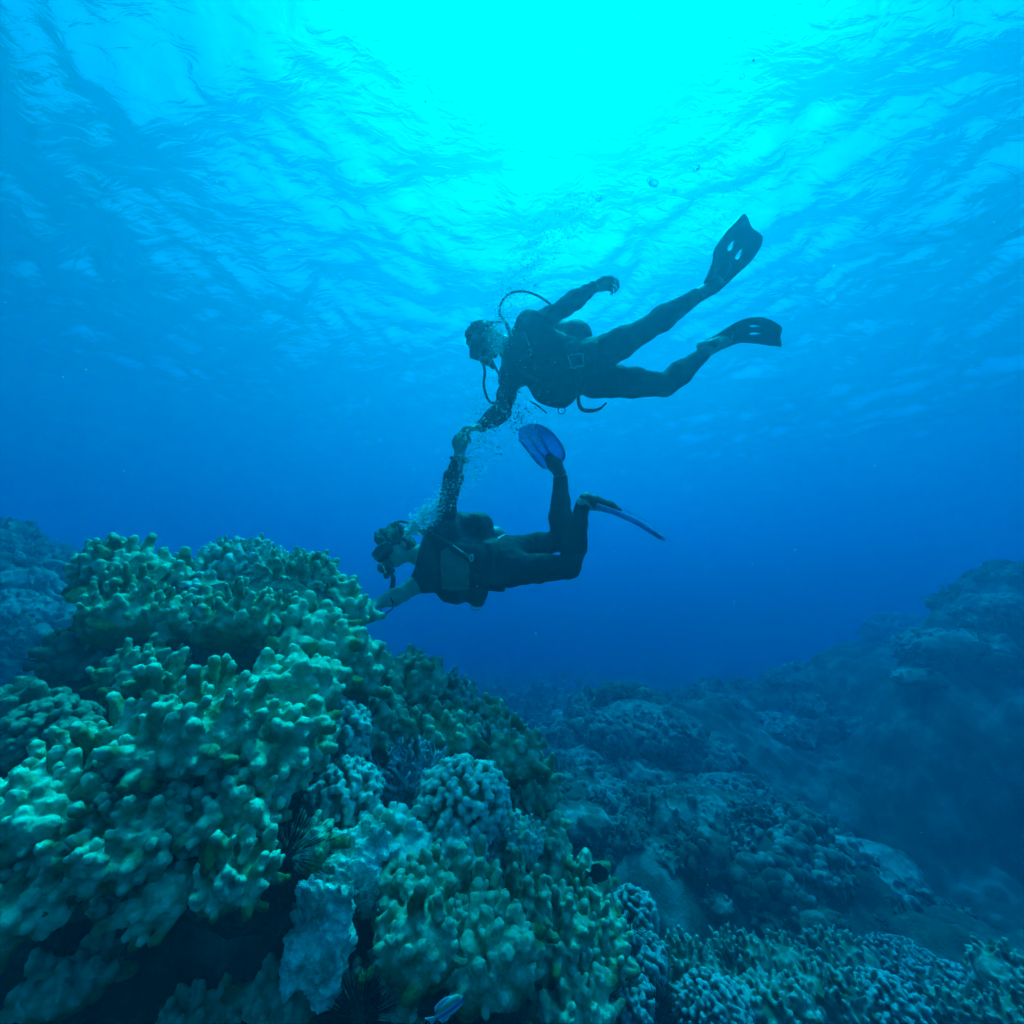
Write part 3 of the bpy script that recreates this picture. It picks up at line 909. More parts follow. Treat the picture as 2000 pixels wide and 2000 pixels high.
torso(f, g, .008); f.cone(g['neck'] * .8 + g['chest'] * .2, g['chest'], .070, .10, .04)
limb(f, g['LSh'], g['LEl'], g['LWr'], .050, .040, .026, .009, .004, cut=.97)
limb(f, g['RSh'], g['REl'], g['RWr'], .054, .043, .027, .009, .004, cut=.93)
limb(f, g['LHip'], g['LKnee'], g['LAnk'], .100, .056, .034, .008, .008, cut=.95)
limb(f, g['RHip'], g['RKnee'], g['RAnk'], .106, .060, .034, .008, .008, cut=.95)
VW, FW = up.field('wetsuit', f, M_SUIT, wob=.006, ws=26, seed=5)
# jacket
f = Field(Q(960, 830, 0) - .4, Q(1190, 590, 0) + .45, .0075)
f.a[:] = 9
torso(f, g, .022)
ax = U(g['pelvis'] - g['chest']); ax2 = np.array([0, 1, 0.]); ax2 = U(ax2 - ax * (ax2 @ ax)); ax3 = np.cross(ax, ax2)
RB = np.stack([ax, ax2, ax3], 1)
f.ell(Q(1098, 676, .07), (.15, .13, .145), RB, .03); f.ell(Q(1122, 664, .06), (.105, .12, .125), RB, .03)
f.ell(Q(1078, 655, .09), (.12, .12, .105), RB, .03)
f.ell(Q(1080, 752, .05), (.16, .12, .135), RB, .03); f.ell(Q(1100, 768, .03), (.08, .09, .09), RB, .03)
f.ell(Q(1030, 700, .10), (.12, .12, .16), RB, .04)
f.box(Q(1180, 720, 0), (.085, .4, .4), RB, .01, .012, 'cut')
f.cone(Q(1000, 690, -.25), Q(1075, 705, -.30), .11, .10, .02, 'cut')
f.box(Q(945, 660, 0), (.14, .4, .4), RB, .01, .02, 'cut')
VB, FB = up.field('buoyancy_jacket', f, M_BCD, wob=.012, ws=14, seed=8)
jk = up.o.children[-1]
for nm, pl, r in (('shoulder_strap', [(1010, 640), (1022, 655), (1032, 690), (1046, 720)], .014), ('shoulder_strap', [(1008, 720), (1030, 735), (1050, 745)], .014), ('waist_strap', [(1112, 668), (1122, 700), (1128, 735), (1130, 772)], .02)):
    pts = [on_skin(np.concatenate([VB, VW]), *q, .004) for q in pl]
    V, F = tube_geo(crom(pts, 6), r, 8, flat=.3); up.part(nm, V, F, M_RUB, jk)
bk = [on_skin(np.concatenate([VB, VW]), *q, .02) for q in ((1111, 695), (1137, 691), (1140, 714), (1117, 719))]
bm = sum(bk) / 4; d_ = bm @ U(bm)
V, F = tube_geo(crom([bk[0], bk[0] * .5 + bk[1] * .5, bk[1], bk[1] * .5 + bk[2] * .5, bk[2], bk[2] * .5 + bk[3] * .5, bk[3], bk[3] * .5 + bk[0] * .5], 3, True), .0042, 8, True); up.part('waist_buckle', V, F, M_PLAST, jk)
pts = [on_skin(np.concatenate([VB, VW]), *q, .012) for q in ((1024, 648), (1030, 665), (1034, 676))]
V, F = tube_geo(crom(pts, 5), .005, 8); up.part('strap_clip', V, F, M_PLAST, jk)
pts = [on_skin(np.concatenate([VB, VW]), *q, .018) for q in ((1033, 682), (1039, 689), (1033, 696), (1030, 689))]
V, F = tube_geo(crom(pts, 4, True), .005, 8, True); up.part('steel_ring', V, F, M_STEEL, jk)
for cx, cy, dy in ((1097, 802, .03), (1151, 668, .05)):
    V, F = tube_geo([Q(cx + 7 * math.cos(a), cy + 7 * math.sin(a), dy) for a in np.linspace(0, 6.283, 14, endpoint=False)], .0035, 8, True); up.part('steel_ring', V, F, M_STEEL, jk)
up.tube('hanging_strap', [Q(1129, 770, .0), Q(1131, 790, 0), Q(1140, 801, .0), Q(1158, 802, .0), Q(1172, 798, .02), Q(1184, 787, .05)], [.010, .012, .013, .009, .006], M_RUB, jk)
up.tube('hanging_strap', [Q(1035, 783, 0), Q(1052, 794, 0), Q(1068, 807, 0)], .005, M_RUB, jk)
tv = gear_tank(up, Q(1030, 668, .25), Q(1150, 700, .27))
mk = gear_mask(up, g['head'], R1, M_RUB)
rc, rg = gear_reg(up, g['head'], R1, .150, .075, M_PLAST)
up.tube('regulator_hose', [rc + np.array([-.02, 0, -.02]), Q(947, 728, .0), Q(945, 748, 0), Q(949, 770, .02), Q(960, 786, .05), Q(985, 780, .12), Q(1000, 730, .2), tv], .0085, M_RUB)
up.tube('inflator_hose', [tv, Q(985, 628, .15), Q(976, 612, .1), Q(980, 590, .05), Q(997, 573, .0), Q(1022, 569, -.02), Q(1047, 576, -.04), Q(1072, 592, -.02), Q(1090, 612, .02), Q(1100, 640, .04)], .0075, M_RUB)
up.tube('gauge_hose', [tv, Q(990, 632, .12), Q(972, 629, .08), Q(958, 631, .05), Q(949, 643, .04), Q(955, 690, .08), Q(990, 760, .15)], .008, M_RUB)
f = Field(g['head'] - .2, g['head'] + .2, .005)
fd, sd, ud = R1[:, 0], R1[:, 1], R1[:, 2]
f.ell(g['head'] + ud * .012 - fd * .008, (.100, .085, .094), R1)
f.ell(g['head'] + fd * .09 - ud * .045, (.085, .12, .085), R1, .015, 'cut')
f.ell(g['head'] - ud * .10 + fd * .05, (.06, .12, .06), R1, .01, 'cut')
V, F = f.mesh(); q = fbm(V * 55, 3, 4); V = V + normals(V, F) * (np.clip(q, -.2, 1) * .017)[:, None]
up.part('hair', V, F, M_HAIR1)

def fin(p, outline, holes, dep, th, m, rails, pocket, pr, mp, m_edge=None):
    to3 = lambda x, y: Q(x, y, dep(x, y))
    V, F = flat_shape(outline, holes, to3, th)
    fo = p.part('fin', V, F, m, smooth=False)
    for rl in rails:
        V, F = tube_geo(crom([to3(*q) for q in rl], 6), [.011, .010, .007], 8); p.part('side_rail', V, F, m_edge or m, fo)
    f = Field(np.min([Q(*q) for q in pocket], 0) - .12, np.max([Q(*q) for q in pocket], 0) + .12, .006)
    f.chain([Q(*q) for q in pocket], pr, .015)
    V, F = f.mesh(); p.part('foot_pocket', V, F, mp, fo)
    return fo
cz = lambda pts: [(870 + x / 2.76, 380 + y / 2.76) for x, y in pts]
fin(up, cz([(1425, 520), (1395, 480), (1440, 380), (1450, 300), (1500, 215), (1560, 150), (1602, 108), (1625, 128), (1648, 180), (1690, 212), (1706, 240), (1690, 295), (1640, 362), (1560, 435), (1500, 490), (1460, 522)]),
    [cz([(1556, 250), (1530, 268), (1515, 298), (1527, 305), (1545, 285)]), cz([(1598, 293), (1570, 318), (1556, 345), (1570, 352), (1588, 330)])],
    lambda x, y: -.07 + (x - 1390) * .0016, .012, M_FINK,
    [cz([(1400, 480), (1445, 370), (1455, 300), (1503, 218)]), cz([(1470, 515), (1560, 430), (1640, 358), (1688, 290)])],
    [(1366, 578, -.08), (1392, 560, -.075), (1420, 520, -.03)], [.036, .042, .026], M_FINK)
fin(up, cz([(1372, 830), (1385, 795), (1440, 770), (1500, 735), (1570, 690), (1640, 668), (1710, 664), (1770, 684), (1812, 716), (1803, 760), (1808, 816), (1770, 812), (1680, 796), (1590, 790), (1530, 800), (1490, 830), (1440, 850)]),
    [cz([(1635, 708), (1655, 701), (1696, 708), (1660, 715)]), cz([(1635, 748), (1660, 741), (1700, 749), (1660, 757)])],
    lambda x, y: .12 + (x - 1400) * .0011 + (y - 650) * .0035, .012, M_FINK,
    [cz([(1440, 775), (1500, 738), (1570, 693), (1640, 671), (1710, 667)]), cz([(1500, 822), (1590, 792), (1680, 798), (1770, 812)])],
    [(1372, 680, .12), (1392, 675, .12), (1425, 655, .14)], [.030, .040, .024], M_FINK)

# ---- lower diver
g = dict(LSh=Q(866, 1040, -.06), LEl=Q(878, 962, -.07), LWr=Q(897, 886, -.03), RSh=Q(832, 1128, .04), REl=Q(786, 1160, -.04), RWr=Q(733, 1180, -.24),
         neck=Q(826, 1085, .0), head=Q(772, 1066, -.03), chest=Q(868, 1090, 0), belly=Q(925, 1098, 0), pelvis=Q(980, 1098, 0),
         LHip=Q(992, 1078, .06), LKnee=Q(1096, 1056, .12), LAnk=Q(1094, 928, .10), RHip=Q(992, 1112, -.06), RKnee=Q(1112, 1108, -.09), RAnk=Q(1138, 984, -.03))
lw = Person(g['pelvis'], 'lower diver with bare arms, wavy hair and blue fins, one hand on the coral')
f = Field((Q(700, 1100, -.3)[0] - .15, Q(900, 1080, 0)[1] - .55, Q(900, 1200, 0)[2] - .15), (Q(1160, 1000, .2)[0] + .15, Q(900, 950, 0)[1] + .55, Q(900, 835, 0)[2] + .1), .006)
R2 = head(f, g['head'], (-.60, -.62, -.50), (-.42, .05, .90), g['neck'], .05)
torso(f, g); f.cone(g['neck'], g['chest'], .055, .09, .04)
limb(f, g['LSh'], g['LEl'], g['LWr'], .050, .042, .026, 0, .006)
limb(f, g['RSh'], g['REl'], g['RWr'], .056, .043, .030, 0, .006)
limb(f, g['LHip'], g['LKnee'], g['LAnk'], .088, .056, .036, 0, .010)
limb(f, g['RHip'], g['RKnee'], g['RAnk'], .096, .056, .036, 0, .010)
f.cone(g['LAnk'], Q(1078, 898, .07), .036, .032, .02); f.cone(g['RAnk'], Q(1180, 990, -.02), .034, .03, .02)
f.cone(g['RAnk'], Q(1146, 970, -.02), .034, .03, .02)
hand(f, g['LWr'], Q(906, 848, -.04) - g['LWr'], (.35, -.55, .1), -1, (45, 55, 35))
hand(f, g['RWr'], Q(702, 1180, -.34) - g['RWr'], (-.2, -.5, -.8), 1, (12, 18, 15))
VBd, FBd = lw.field('body', f, M_SKIN)
f.a[:] = 9
torso(f, g, .008); f.cone(g['neck'] * .75 + g['chest'] * .25, g['chest'], .068, .10, .04)
limb(f, g['LSh'], g['LEl'], g['LWr'], .050, .042, .026, .008, .006, cut=.72); f.cone(g['RSh'], g['RSh'] * .72 + g['REl'] * .28, .066, .062, .03)
limb(f, g['LHip'], g['LKnee'], g['LAnk'], .088, .056, .036, .008, .010, cut=.96)
limb(f, g['RHip'], g['RKnee'], g['RAnk'], .096, .056, .036, .008, .010, cut=.94)
VW, FW = lw.field('wetsuit', f, M_SUIT, wob=.007, ws=24, seed=15)
f = Field(Q(800, 1210, 0) - .4, Q(1000, 980, 0) + .45, .0075)
torso(f, g, .020)
ax = U(g['pelvis'] - g['chest']); ax2 = np.array([0, 1, 0.]); ax2 = U(ax2 - ax * (ax2 @ ax)); ax3 = np.cross(ax, ax2)
RB = np.stack([ax, ax2, ax3], 1)
f.ell(Q(905, 1040, .09), (.165, .13, .135), RB, .03); f.ell(Q(935, 1030, .08), (.10, .12, .105), RB, .03)
f.ell(Q(895, 1140, .05), (.155, .12, .125), RB, .03); f.ell(Q(932, 1158, .02), (.07, .09, .085), RB, .03)
f.ell(Q(850, 1080, .11), (.12, .12, .15), RB, .04)
f.box(Q(1012, 1098, 0), (.13, .4, .4), RB, .01, .012, 'cut')
f.cone(Q(850, 1085, -.30), Q(905, 1112, -.28), .12, .14, .02, 'cut')
f.box(Q(768, 1080, 0), (.16, .4, .4), RB, .01, .02, 'cut')
VB, FB = lw.field('buoyancy_jacket', f, M_BCD, wob=.012, ws=14, seed=18)
jk = lw.o.children[-1]
VA = np.concatenate([VB, VW])
V, F = patch(VA, np.concatenate([FB, FW + len(VB)]), [(858, 1076), (872, 1068), (918, 1098), (918, 1150), (890, 1154), (862, 1150)], .006); lw.part('chest_panel', V, F, M_TEAL)
V, F = patch(VW, FW, [(948, 1060), (966, 1040), (1000, 1036), (985, 1048), (960, 1062)], .006)
if len(F): lw.part('shirt_hem', V, F, M_PLAST)
pts = [on_skin(VA, *q, .02) for q in ((842, 1045), (862, 1054), (885, 1070), (905, 1084), (922, 1096))]
V, F = tube_geo(crom(pts, 10), .017, 10, corr=.07); ih = lw.part('inflator_hose', V, F, M_RUB, jk)
V, F = tube_geo(crom([p + np.array([.0, -.012, .014]) for p in pts[2:4]], 4), .004, 6); lw.part('hose_clip', V, F, M_PLAST, ih)
V, F = tube_geo([on_skin(VA, 921, 1090, .035) + (RB[:, 0] * .010 * math.cos(a) + RB[:, 2] * .019 * math.sin(a)) for a in np.linspace(0, 6.283, 14, endpoint=False)], .0038, 8, True); lw.part('inflator_button', V, F, M_PLAST, ih)
pts = [on_skin(VA, *q, .006) for q in ((953, 1060), (958, 1085), (959, 1110), (955, 1135))]
V, F = tube_geo(crom(pts, 6), .016, 8, flat=.3); lw.part('waist_strap', V, F, M_RUB, jk)
V, F = tube_geo([Q(929 + 8 * math.cos(a), 1187 + 4 * math.sin(a), .03) for a in np.linspace(0, 6.283, 14, endpoint=False)], .0035, 8, True); lw.part('steel_ring', V, F, M_STEEL, jk)
f = Field(Q(965, 1170, 0) - .12, Q(985, 1130, 0) + .12, .006)
f.box(Q(968, 1148, -.02), (.06, .05, .022), RB, .012); V, F = f.mesh(); lw.part('trim_pocket', V, F, M_BCD, jk)
tv = gear_tank(lw, Q(850, 1040, .27), Q(965, 1052, .30))
mk = gear_mask(lw, g['head'], R2, M_RUB)
rc, rg = gear_reg(lw, g['head'], R2, .135, .078, M_PLAST)
lw.tube('regulator_hose', [rc + np.array([.02, .02, -.03]), Q(768, 1128, -.05), Q(766, 1150, -.05), Q(764, 1168, -.05)], [.011, .014, .016, .013], M_RUB)
lw.tube('gauge_hose', [tv, Q(815, 1026, .15), Q(795, 1021, .08), Q(780, 1018, .04), Q(777, 1026, .02), Q(784, 1040, .04)], .0085, M_RUB)
# watch and wrist lanyard
wd = U(g['LWr'] - g['LEl']); w1 = U(np.cross(wd, [0, 1, 0])); w2 = np.cross(wd, w1); wc = g['LWr'] - wd * .035
V, F = tube_geo([wc + .038 * (w1 * math.cos(a) + w2 * math.sin(a)) for a in np.linspace(0, 6.283, 20, endpoint=False)], .014, 8, True, .45); wt = lw.part('dive_watch', V, F, M_RUB)
f = Field(wc - .1, wc + .1, .004); f.cone(wc + w1 * -.036 - wd * .0, wc + w1 * -.05, .022, .021); V, F = f.mesh(); lw.part('watch_case', V, F, M_RUB, wt)
wd = U(g['RWr'] - g['REl']); w1 = U(np.cross(wd, [0, 1, 0])); w2 = np.cross(wd, w1); wc = g['RWr'] * .6 + g['REl'] * .4
lw.tube('lanyard', [wc + .05 * (w1 * math.cos(a) + w2 * math.sin(a)) + np.array([0, 0, -.02 - .022 * (math.sin(a) < -.5)]) for a in np.linspace(0, 6.283, 16, endpoint=False)], .004, M_RUB, None, 3, closed=True)
# wavy hair
c = g['head']; fd, sd, ud = R2[:, 0], R2[:, 1], R2[:, 2]
f = Field(c - .25, c + .25, .005)
f.ell(c + ud * .014 - fd * .012, (.100, .087, .096), R2)
f.ell(c - fd * .05 - ud * .04, (.07, .075, .08), R2, .03)
f.ell(c + fd * .095 - ud * .05, (.09, .13, .095), R2, .015, 'cut')
rng = np.random.RandomState(4)
for i in range(46):
    th = rng.uniform(0, 6.283); el = rng.uniform(.25, 1.35)
    n_ = fd * math.cos(th) * math.cos(el) + sd * math.sin(th) * math.cos(el) + ud * math.sin(el)
    p0 = c + n_ * .094; tdir = U(-fd * .5 + ud * .55 + sd * rng.normal(0, .6) + n_ * .5 + rng.normal(0, .3, 3))
    if n_ @ fd > .5: tdir = U(ud * .8 + fd * .3 + sd * rng.normal(0, .7))
    p1 = p0 + tdir * .035; p2 = p1 + U(tdir + rng.normal(0, .6, 3)) * .03
    f.chain([p0, p1, p2], [.015, .011, .005], .008)
V, F = f.mesh(); V = V + normals(V, F) * (fbm(V * 60, 3, 4) * .008)[:, None]
lw.part('hair', V, F, M_HAIR2)
# fins: one seen face on, one edge on
cz2 = lambda pts: [(680 + x / 2.972, 780 + y / 2.972) for x, y in pts]
fin(lw, cz2([(1150, 402), (1105, 368), (1040, 285), (1000, 240), (988, 200), (1000, 168), (1045, 148), (1100, 146), (1160, 172), (1215, 232), (1248, 290), (1252, 340), (1225, 385), (1190, 410)]), [],
    lambda x, y: .07 + (y - 900) * .0022, .012, M_FINB,
    [cz2([(1140, 398), (1100, 365), (1038, 286), (998, 240)]), cz2([(1175, 380), (1110, 300), (1050, 215)]), cz2([(1195, 370), (1150, 280), (1095, 185)]), cz2([(1235, 370), (1252, 330), (1246, 288), (1213, 230), (1160, 174)])],
    [(1094, 925, .10), (1084, 908, .06), (1074, 896, .03)], [.040, .045, .034], M_RUB, M_FINC)
# the edge-on fin: its blade's width runs away from us
A0, A1 = Q(1150, 978, -.02), Q(1294, 1046, -.02)
axd = U(A1 - A0); wdir = U(np.array([.16, 1, .40])); wdir = U(wdir - axd * (wdir @ axd)); ndir = np.cross(axd, wdir)
Lf = np.linalg.norm(A1 - A0)
def to3(x, y):
    t = x / 100.0
    return A0 + axd * Lf * t + wdir * y / 100.0 + ndir * (.030 * math.sin(t * 3.0) - .01)
V, F = flat_shape([(8, -4.5), (30, -6), (60, -9), (90, -11), (99, -9), (101, 0), (99, 9), (90, 11), (60, 9), (30, 6), (8, 4.5)], [], to3, .020)
fo = lw.part('fin', V, F, M_FINB, smooth=False)
for s in (-1, 1):
    V, F = tube_geo(crom([to3(10, s * 4.8), to3(30, s * 6.2), to3(60, s * 9.2), to3(92, s * 11)], 6), [.018, .017, .013], 8); lw.part('side_rail', V, F, M_FINB, fo)
f = Field(A0 - .22, A0 + .25, .006)
f.chain([Q(1142, 975, -.03), Q(1160, 982, -.02), Q(1190, 990, -.02), Q(1208, 998, -.02)], [.036, .044, .036, .022], .015)
V, F = f.mesh(); lw.part('foot_pocket', V, F, M_RUB, fo)
# ------------------------------------------------------------------ coral heads on the sea bed
def ray_ground(px, py):
    d = np.arange(.6, 26, .03)
    p = np.array([P(px, py, q) for q in d])
    hit = np.nonzero(p[:, 2] < ground(p[:, 0], p[:, 1]))[0]
    return d[hit[0]] if len(hit) else 12.0
STRIP = [
 (1238, 1790, 2.15, 40, 40, 120, 'n', 'small dome of nubs carrying a little urchin, right of the damselfish'),
 (1240, 1880, 1.95, 56, 46, 150, 'n', 'bright turquoise nub coral at the foot of the big mound'),
 (1225, 1965, 1.75, 48, 44, 120, 'n', 'pale nub coral at the bottom edge beside the small dark urchin'),
 (1345, 1915, 2.1, 60, 56, 46, 'f', 'finger coral patch at the bottom, just right of the small dark urchin'),
 (1395, 1975, 1.9, 70, 44, 150, 'n', 'turquoise nub coral spreading along the bottom edge'),
 (1445, 1890, 2.35, 56, 44, 40, 'f', 'tall fingers with knobbed tips standing in the dark gap'),
 (1540, 1905, 2.4, 62, 48, 46, 'f', 'row of thin slanted fingers at the foot of the branching coral mound'),
 (1520, 1985, 1.95, 72, 42, 46, 'f', 'bright finger coral with pale blue tips at the bottom edge, right of centre'),
 (1630, 1960, 2.1, 66, 46, 48, 'f', 'yellow green finger coral near the bottom edge'),
 (1640, 1880, 2.7, 66, 36, 44, 'f', 'low knobby ridge above the yellow green finger coral'),
 (1735, 1975, 2.1, 72, 48, 170, 'n', 'round nub coral head at the bottom, right of the finger corals'),
 (1760, 1885, 2.9, 66, 36, 150, 'n', 'low domed coral on the ridge before the dark gully'),
 (1850, 1945, 2.5, 70, 46, 170, 'n', 'rough turquoise coral head on the lower right slope'),
 (1880, 1990, 2.1, 50, 30, 26, 'f', 'short fingers in the bottom right, left of the corner head'),
 (1968, 1920, 2.2, 52, 50, 46, 'f', 'coral head cut by the right edge in the bottom right corner'),
 (1975, 1995, 2.0, 44, 26, 22, 'f', 'small lobes in the very bottom right corner'),
]
M_STR = coral_mat('ledge_coral', (.03, .06, .045), (.085, .14, .10), (.36, .50, .45))
M_STR2 = coral_mat('ledge_finger_coral', (.03, .06, .03), (.09, .15, .075), (.36, .50, .40))
for i, (px, py, d, rx, ry, n, k, lb) in enumerate(STRIP):
    if k == 'n':
        nub_coral(px, py, d, rx, ry, int(n * 1.9), .012, lb, 200 + i, m=M_STR, carry=False)
    else:
        finger_coral(px, py, d, rx, ry, n, .019, .060, lb, 200 + i, m=M_STR2, up=1.5, carry=False, lean=(-.25, 0, 0))
# footing that carries the strip
f = Field((.1, .9, -3.0), (3.2, 4.2, -1.1), .035)
for (px, py, d, rx, ry, n, k, lb) in STRIP:
    c = P(px, py, d); r = min(rx, ry) * d / FPX
    f.cone(c, c + np.array([.0, .25, -1.1]), r * .85, r * 1.6, .08)
V, F = f.mesh(); V = V + normals(V, F) * (fbm(V * 6, 5, 3, .6) * .06)[:, None]
tag(link('reef_ledge', mesh_np('reef_ledge', V, F, M_ROCK)), kind='structure')

HEADS = [
 (1480, 1710, 175, 95, 'big mound thick with short branches in the middle distance'),
 (1690, 1745, 110, 60, 'round coral head right of the big branching mound'),
 (1330, 1650, 85, 45, 'pale coral head left of the big branching mound'),
 (1180, 1590, 60, 34, 'small dim coral head right of the foreground mound'),
 (1420, 1570, 95, 48, 'low wide coral head behind the big branching mound'),
 (1250, 1440, 120, 52, 'far coral knoll rising right behind the foreground mound'),
 (1360, 1480, 80, 36, 'far coral head beside the knoll'),
 (1510, 1450, 60, 24, 'far flat topped coral at the foot of the right reef'),
 (1150, 1500, 60, 30, 'faint coral head behind the skyline of the foreground mound'),
 (1860, 1300, 90, 44, 'pale coral patch on the upper right reef'),
 (1760, 1230, 70, 34, 'coral knob on the shoulder of the right reef'),
 (1950, 1230, 60, 36, 'coral patch high on the right reef at the edge'),
 (70, 1090, 70, 40, 'pale coral head on the reef behind, far left'),
 (110, 1170, 50, 34, 'coral head on the left reef beside the mound corner'),
 (30, 1200, 60, 40, 'dim coral head low on the left reef'),
]
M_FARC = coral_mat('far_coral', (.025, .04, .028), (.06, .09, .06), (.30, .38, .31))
def head_mesh(r, n, fr, fl, seed, h):
    V, F, tips, tr_ = lobes(np.zeros(3), np.asarray(r), n, fr, fl, seed, h, up=.9, k=.3, knob=.5)
    rm = float(np.min(r))
    return V + normals(V, F) * (fbm(V * 9, 4, seed) * .02 + fbm(V * (.9 / rm), 3, seed + 2) * rm * .3)[:, None], F, tips, tr_
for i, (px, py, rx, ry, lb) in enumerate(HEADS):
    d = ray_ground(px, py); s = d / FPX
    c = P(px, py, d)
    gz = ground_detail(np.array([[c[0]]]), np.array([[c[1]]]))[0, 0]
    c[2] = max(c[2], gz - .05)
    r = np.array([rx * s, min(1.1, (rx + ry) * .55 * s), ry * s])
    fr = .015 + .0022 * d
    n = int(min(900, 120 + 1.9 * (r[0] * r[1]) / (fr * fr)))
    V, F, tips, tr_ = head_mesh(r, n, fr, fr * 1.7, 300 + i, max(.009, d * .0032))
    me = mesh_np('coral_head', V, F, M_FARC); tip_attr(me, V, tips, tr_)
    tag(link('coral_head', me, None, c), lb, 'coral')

# small growth that covers bed and far slopes
protos = [head_mesh((.17, .17, .11), 70, .018, .04, 400 + i, .013) for i in range(3)] + [head_mesh((.20, .18, .06), 60, .021, .03, 410, .014), head_mesh((.12, .12, .13), 60, .014, .05, 411, .012)]
rng = np.random.RandomState(77)
VV, FF, off = [], [], 0
N_ = 0
pts = rng.uniform((-9.5, 2.2), (13.5, 12.5), (9000, 2))
gz = ground_detail(pts[:, :1], pts[:, 1:])[:, 0]
dens = vnoise(np.stack([pts[:, 0] * .9, pts[:, 1] * .9, 0 * gz], 1), 3)
for (x, y), z, q in zip(pts, gz, dens):
    if q + rng.uniform(-.5, .5) < -.05: continue
    v = np.array([x, y, z]); u = pix(v[None])[0]
    if not (-120 < u[0] < 2120 and 900 < u[1] < 2100): continue
    if -2.6 < x < .75 and y < 3.4: continue
    if x > 3.6 and z < -.55 and x > .62 * y and rng.rand() < .85: continue
    p = protos[rng.randint(len(protos))]
    sc = rng.uniform(.45, 1.35) * (1 + .05 * y)
    a = rng.uniform(0, 6.283); R = np.array([[math.cos(a), -math.sin(a), 0], [math.sin(a), math.cos(a), 0], [0, 0, 1]])
    VV.append((p[0] * sc * np.array([1, 1, rng.uniform(.6, 1.3)])) @ R.T + v + [0, 0, -.02]); FF.append(p[1] + off); off += len(p[0]); N_ += 1
    if N_ > 1500: break
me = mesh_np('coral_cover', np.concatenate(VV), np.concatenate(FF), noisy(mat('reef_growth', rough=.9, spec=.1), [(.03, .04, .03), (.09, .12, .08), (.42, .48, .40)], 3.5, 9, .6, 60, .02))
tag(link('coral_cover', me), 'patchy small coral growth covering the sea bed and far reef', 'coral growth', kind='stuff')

# ------------------------------------------------------------------ sea urchins
M_URCH = mat('urchin', (.008, .008, .012), .45, .35)
def urchin(px, py, d, rb, ls, n, label, seed, lean=(0, 0, 0)):
    rng = np.random.RandomState(seed)
    c = P(px, py, d); o = tag(empty('sea_urchin', c), label, 'sea urchin')
    f = Field(-np.ones(3) * rb * 1.5, np.ones(3) * rb * 1.5, rb / 12)
    f.ell((0, 0, 0), (rb, rb, rb * .8)); V, F = f.mesh()
    V = V + normals(V, F) * (fbm(V * 1.2 / rb, 2, seed) * rb * .08)[:, None]
    link('body', mesh_np('body', V, F, M_URCH), o)
    VV, FF = [], []
    for i, nr in enumerate(fib(n, rng, -.75)):
        q = U(nr + rng.normal(0, .16, 3) + np.asarray(lean) * .35)
        L = ls * rng.uniform(.55, 1.1); a = q * rb * .7; b = q * (rb + L); w = .0016 + .0009 * rng.rand()
        e1 = U(np.cross(q, [.3, .5, .8])); e2 = np.cross(q, e1); k = len(VV) * 8
        ring = []
        for (p, s) in ((a, w), (b, w * .25)):
            ring += [p + e1 * s, p + e2 * s, p - e1 * s, p - e2 * s]
        VV.append(np.array(ring)); FF += [(k + j, k + (j + 1) % 4, k + 4 + (j + 1) % 4, k + 4 + j) for j in range(4)]
    link('spines', mesh_np('spines', np.concatenate(VV), np.array(FF), M_URCH), o)
urchin(560, 1672, 1.20, .052, .085, 380, 'largest black urchin with long spines, between the wedge coral and the pale rock', 1, (-.7, -.4, -.2))
urchin(702, 1992, 1.12, .046, .075, 300, 'black urchin with upright spines at the bottom, below the pale rock face', 2, (0, -.2, .7))
urchin(122, 1300, 1.74, .045, .11, 130, 'shadowed urchin with spines reaching left from the left flank of the mound', 3, (-1.0, -.2, .1))
urchin(1232, 1832, 1.98, .030, .075, 150, 'little urchin half hidden under the small dome of nubs', 4, (0, -.3, .6))
urchin(1283, 1972, 1.72, .032, .07, 170, 'small dark urchin among turquoise nub corals at the bottom edge', 5, (0, -.3, .7))

